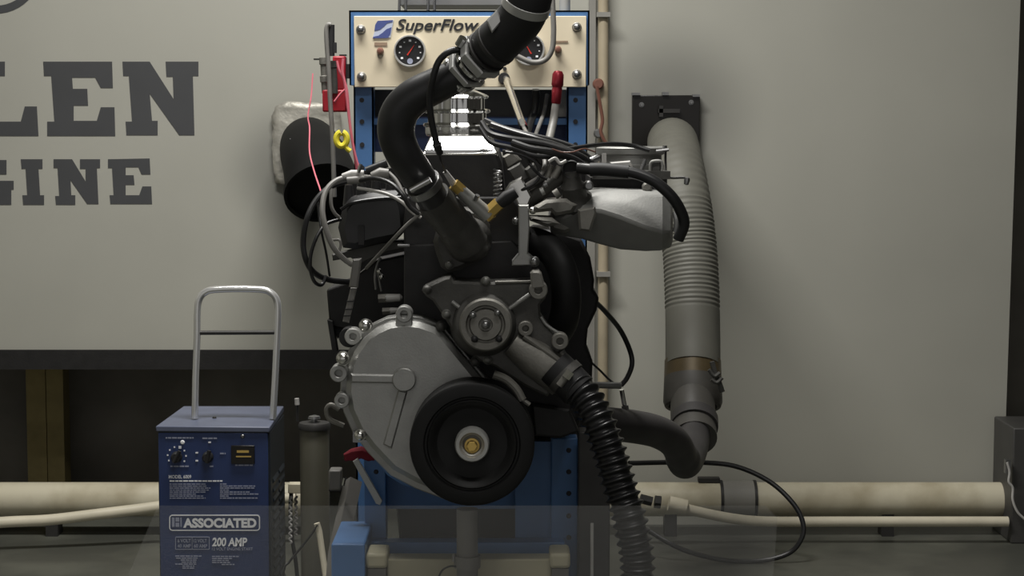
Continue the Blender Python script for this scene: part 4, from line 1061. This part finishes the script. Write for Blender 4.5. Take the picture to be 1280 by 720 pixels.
sd = mk('side_panel', MB().box(xb, xb + .003, YF + .006, YB - .004, .08, zt - .02), 'charger_side', CH)
for i in range(13):
    z_ = zt - .13 - i * .022
    for y0_ in (YF + .04, YF + .15):
        mk('louver', MB().add([(xb + .003, y0_, z_), (xb + .003, y0_ + .09, z_), (xb + .007, y0_ + .09, z_ - .008), (xb + .007, y0_, z_ - .008), (xb + .003, y0_, z_ - .013), (xb + .003, y0_ + .09, z_ - .013)],
           [(0, 1, 2, 3), (3, 2, 5, 4), (0, 3, 4), (1, 5, 2), (0, 4, 5, 1)]), 'charger_side', sd, flat=True)
for x_ in (xa + .03, xb - .03):
    mk('wheel', MB().lathe([(0, -.014), (.03, -.014), (.052, -.010), (.06, 0), (.052, .010), (.03, .014), (0, .014)], (x_, YB - .03, .06), (1, 0, 0), 28), 'rubber', CH)
    mk('foot', MB().box(x_ - .015, x_ + .015, YF + .01, YF + .05, 0, .062), 'rubber', CH)
YH = 4.335
hf = [P(243.5, 523, YH), P(244.5, 470, YH)] + path([(246.5, 420, YH), (247, 385, YH), (250, 372, YH), (257, 365, YH), (268, 362, YH), (300, 361, YH), (328, 362, YH), (338, 365.5, YH), (345, 373, YH), (347.5, 386, YH), (346.5, 420, YH)], per=5) + [P(344, 470, YH), P(341, 523, YH)]
HN = mk('handle', MB().tube(hf, 4.4 * k, 16), 'handle_chrome', CH, label='chrome tube handle')
mk('handle_crossbar', MB().tube([P(249, 416, YH), P(345, 415.5, YH)], 2.8 * k, 12), 'dark_steel', HN)
mk('top_screw', MB().lathe([(0, .003), (.004, .003), (.005, 0)], Vector((P(268, 524, 4.35).x, 4.35, zt - .002)), (0, 0, 1), 12), 'dark_steel', CH)
FC = mk('front_face', MB().box(xa + .002, xb - .002, YF - .003, YF + .002, .08, P(265, 541, YF).z), 'charger_blue', CH, bevel=.001)
Yf = YF - .0042
bolt(FC, 303.5, 545, 3.4, YF - .001, 'steel', domebolt, 'screw')
for (x_, y_) in ((221, 571), (260, 571)):
    kn = mk('selector_knob', MB().lathe([(0, -.016), (5 * k, -.016), (6.5 * k, -.012), (7 * k, 0), (0, 0)], P(x_, y_, Yf), (0, 1, 0), 20), 'rubber', FC)
    a = math.radians(28 if x_ < 240 else 12)
    c = P(x_, y_, Yf - .014)
    d_ = Vector((math.sin(a), 0, math.cos(a)))
    mk('knob_grip', MB().tube([c - d_ * 8 * k, c + d_ * 8 * k], 2.6 * k, 10), 'rubber', kn)
dots = MB()
for i in range(8):
    a = math.radians(-120 + i * 35)
    c = P(221 + 11.5 * math.sin(a), 570 - 11.5 * math.cos(a), Yf)
    q = (1.7 if i == 4 else .9) * k
    dots.box(c.x - q, c.x + q, Yf, Yf + .001, c.z - q, c.z + q)
for (x_, y_) in ((262, 553), (246, 566), (246, 576)):
    c = P(x_, y_, Yf)
    dots.box(c.x - 1.6 * k, c.x + 1.6 * k, Yf, Yf + .001, c.z - .9 * k, c.z + .9 * k)
d_ = mk('dial_marks', dots, 'print_white', FC)
d_['kind'] = 'stuff'
mk('lamp_dot', MB().disc(228, 553, 2.8, Yf - .001, .003), 'print_white', FC)
mt = mk('meter', MB().pbox(289, 557, 318, 580, Yf - .003, .006), 'meter_black', FC, bevel=.001)
mk('meter_scale', MB().pbox(296, 563, 311, 566, Yf - .0036, .0008).pbox(295, 570, 314, 571.5, Yf - .0036, .0008), 'brass', mt)


def words_line(px0, px1, py, h, m_=None, seed=1):
    mb = MB()
    r = random.Random(seed)
    x = px0
    while x < px1 - 1.0:
        w = min(r.uniform(2.2, 6.5), px1 - x)
        mb.pbox(x, py, x + w, py + h, Yf, .0006)
        x += w + .9
    return mb


def para(name, lines, h, m_):
    mb = MB()
    for i, (a, b, y) in enumerate(lines):
        q = words_line(a, b, y, h, seed=i + int(y))
        mb.add(q.v, q.f)
    o = mk(name, mb, m_, FC)
    o['kind'] = 'stuff'


para('small_print', [(207, 242, 546.5), (253, 272, 547)], 1.8, 'print_grey')
para('small_print', [(213, 236, 582), (262, 268, 582), (294, 316, 580.5), (275, 282, 566)], 1.8, 'print_grey')
text('model_line', 'MODEL 6009', 211, 598, 4.2, 28, Yf, 'print_white', FC, bold=.01)
para('small_print', [(212, 278, 600.5)], 1.6, 'print_white')
para('small_print', [(212, 257, 604.5), (212, 258, 607), (212, 263, 609.5), (212, 261, 612), (212, 258, 614.5), (212, 245, 617), (212, 254, 619.5), (212, 257, 622)], 1.3, 'print_grey')
para('small_print', [(275, 283, 604.5), (275, 319, 607), (275, 319, 609.5), (275, 286, 612), (275, 312, 614.5), (275, 323, 617), (275, 286, 619.5), (275, 322, 622)], 1.3, 'print_grey')


def outline(name, x0, y0, x1, y1, w, r, m_):
    def rr_(a0, b0, a1, b1, q):
        pts = []
        for cx, cy, s in ((a1 - q, b0 + q, -90), (a1 - q, b1 - q, 0), (a0 + q, b1 - q, 90), (a0 + q, b0 + q, 180)):
            for i in range(5):
                t_ = math.radians(s + i * 22.5)
                pts.append(P(cx + q * math.cos(t_), cy + q * math.sin(t_), Yf))
        return pts
    A, B = rr_(x0, y0, x1, y1, r), rr_(x0 + w, y0 + w, x1 - w, y1 - w, max(.3, r - w))
    n = len(A)
    bk = Vector((0, .001, 0))
    mb = MB().add(A + B + [p + bk for p in A] + [p + bk for p in B], [(i, (i + 1) % n, n + (i + 1) % n, n + i) for i in range(n)] + [(2 * n + i, i, (i + 1) % n if False else i, 2 * n + i)[:3] if False else (i, (i + 1) % n, 2 * n + (i + 1) % n, 2 * n + i) for i in range(n)])
    return mk(name, mb, m_, FC, flat=True)


outline('brand_frame', 211.5, 643.5, 325, 663.5, 1.3, 4, 'print_white')
mk('brand_block', MB().pbox(215, 647, 218, 658.5, Yf, .0006).pbox(219.5, 647, 224, 652, Yf, .0006).pbox(219.5, 653.5, 224, 658.5, Yf, .0006).pbox(225.5, 647, 227, 658.5, Yf, .0006), 'print_grey', FC)
text('brand_word', 'ASSOCIATED', 229, 659, 10.8, 91.5, Yf, 'print_white', FC, bold=.045)
outline('rating_frame', 219, 671, 240.5, 687, .8, 1, 'print_grey')
outline('rating_frame', 240, 671, 262, 687, .8, 1, 'print_grey')
for (s_, x_, y_) in (('6 VOLT', 222, 678), ('40 AMP', 222, 684.5), ('12 VOLT', 242, 678), ('60 AMP', 242.5, 684.5)):
    text('rating_text', s_, x_, y_, 4.2, 16.5, Yf, 'print_grey', FC, bold=.012)
text('rating_large', '200 AMP', 265, 682.5, 10.2, 44, Yf, 'print_white', FC, bold=.03, shear=.12)
text('rating_text', '12 VOLT ENGINE START', 265, 688, 3.6, 51, Yf, 'print_grey', FC, bold=.008)
para('small_print', [(219, 253, 694.5), (220, 247, 697), (226, 247, 699.5), (227, 246, 702), (219, 246, 704.5), (228, 243, 707), (228, 243, 709.5)], 1.3, 'print_grey')
para('small_print', [(265, 299, 695), (265, 290, 697.5), (265, 286, 700), (265, 288, 702.5), (277, 293, 705)], 1.3, 'print_grey')

# ---------------------------------------------------------------- added hazy sheet imitating a window reflection across the bottom
gm = bpy.data.materials.new('reflection_haze')
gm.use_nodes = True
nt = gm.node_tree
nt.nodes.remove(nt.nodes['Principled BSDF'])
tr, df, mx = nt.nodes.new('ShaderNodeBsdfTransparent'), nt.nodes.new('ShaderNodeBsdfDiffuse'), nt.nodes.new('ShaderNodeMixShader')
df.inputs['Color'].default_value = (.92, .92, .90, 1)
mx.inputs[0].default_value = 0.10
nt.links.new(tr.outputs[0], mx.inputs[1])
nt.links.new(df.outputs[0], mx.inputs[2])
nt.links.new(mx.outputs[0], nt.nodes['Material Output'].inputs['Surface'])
MATS['reflection_haze'] = gm
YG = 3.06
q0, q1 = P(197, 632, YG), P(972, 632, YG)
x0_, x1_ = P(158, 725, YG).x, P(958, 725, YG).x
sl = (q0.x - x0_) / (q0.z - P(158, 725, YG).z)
single('reflection_sheet', MB().add([(q0.x - sl * q0.z, YG, 0), (q1.x - .03, YG, 0), (q1.x, YG, q1.z - .02), (q1.x - .02, YG, q1.z), (q0.x, YG, q0.z)], [(0, 1, 2, 3, 4)]), 'reflection_haze', 'added faint hazy sheet imitating a window reflection low across the front of the engine', 'painted reflection')

# repeats of a kind share a group
GROUPS = {'ignition_lead': 'ignition leads left of the engine', 'loom_cable': 'loom cables over the intake', 'pink_wire': 'pink wires by the red canister',
          'floor_pipe': 'thick pipes along the wall', 'panel_hose': 'hoses under the gauge panel', 'thin_lead': 'thin leads near the floor'}
for o in list(WL):
    g_ = GROUPS.get(o.name.split('.')[0])
    if g_ and o.parent is None:
        o['group'] = g_
# ---------------------------------------------------------------- settle parents
for o in list(WL):
    if o.parent is not None:
        o.location = WL[o] - WL[o.parent]
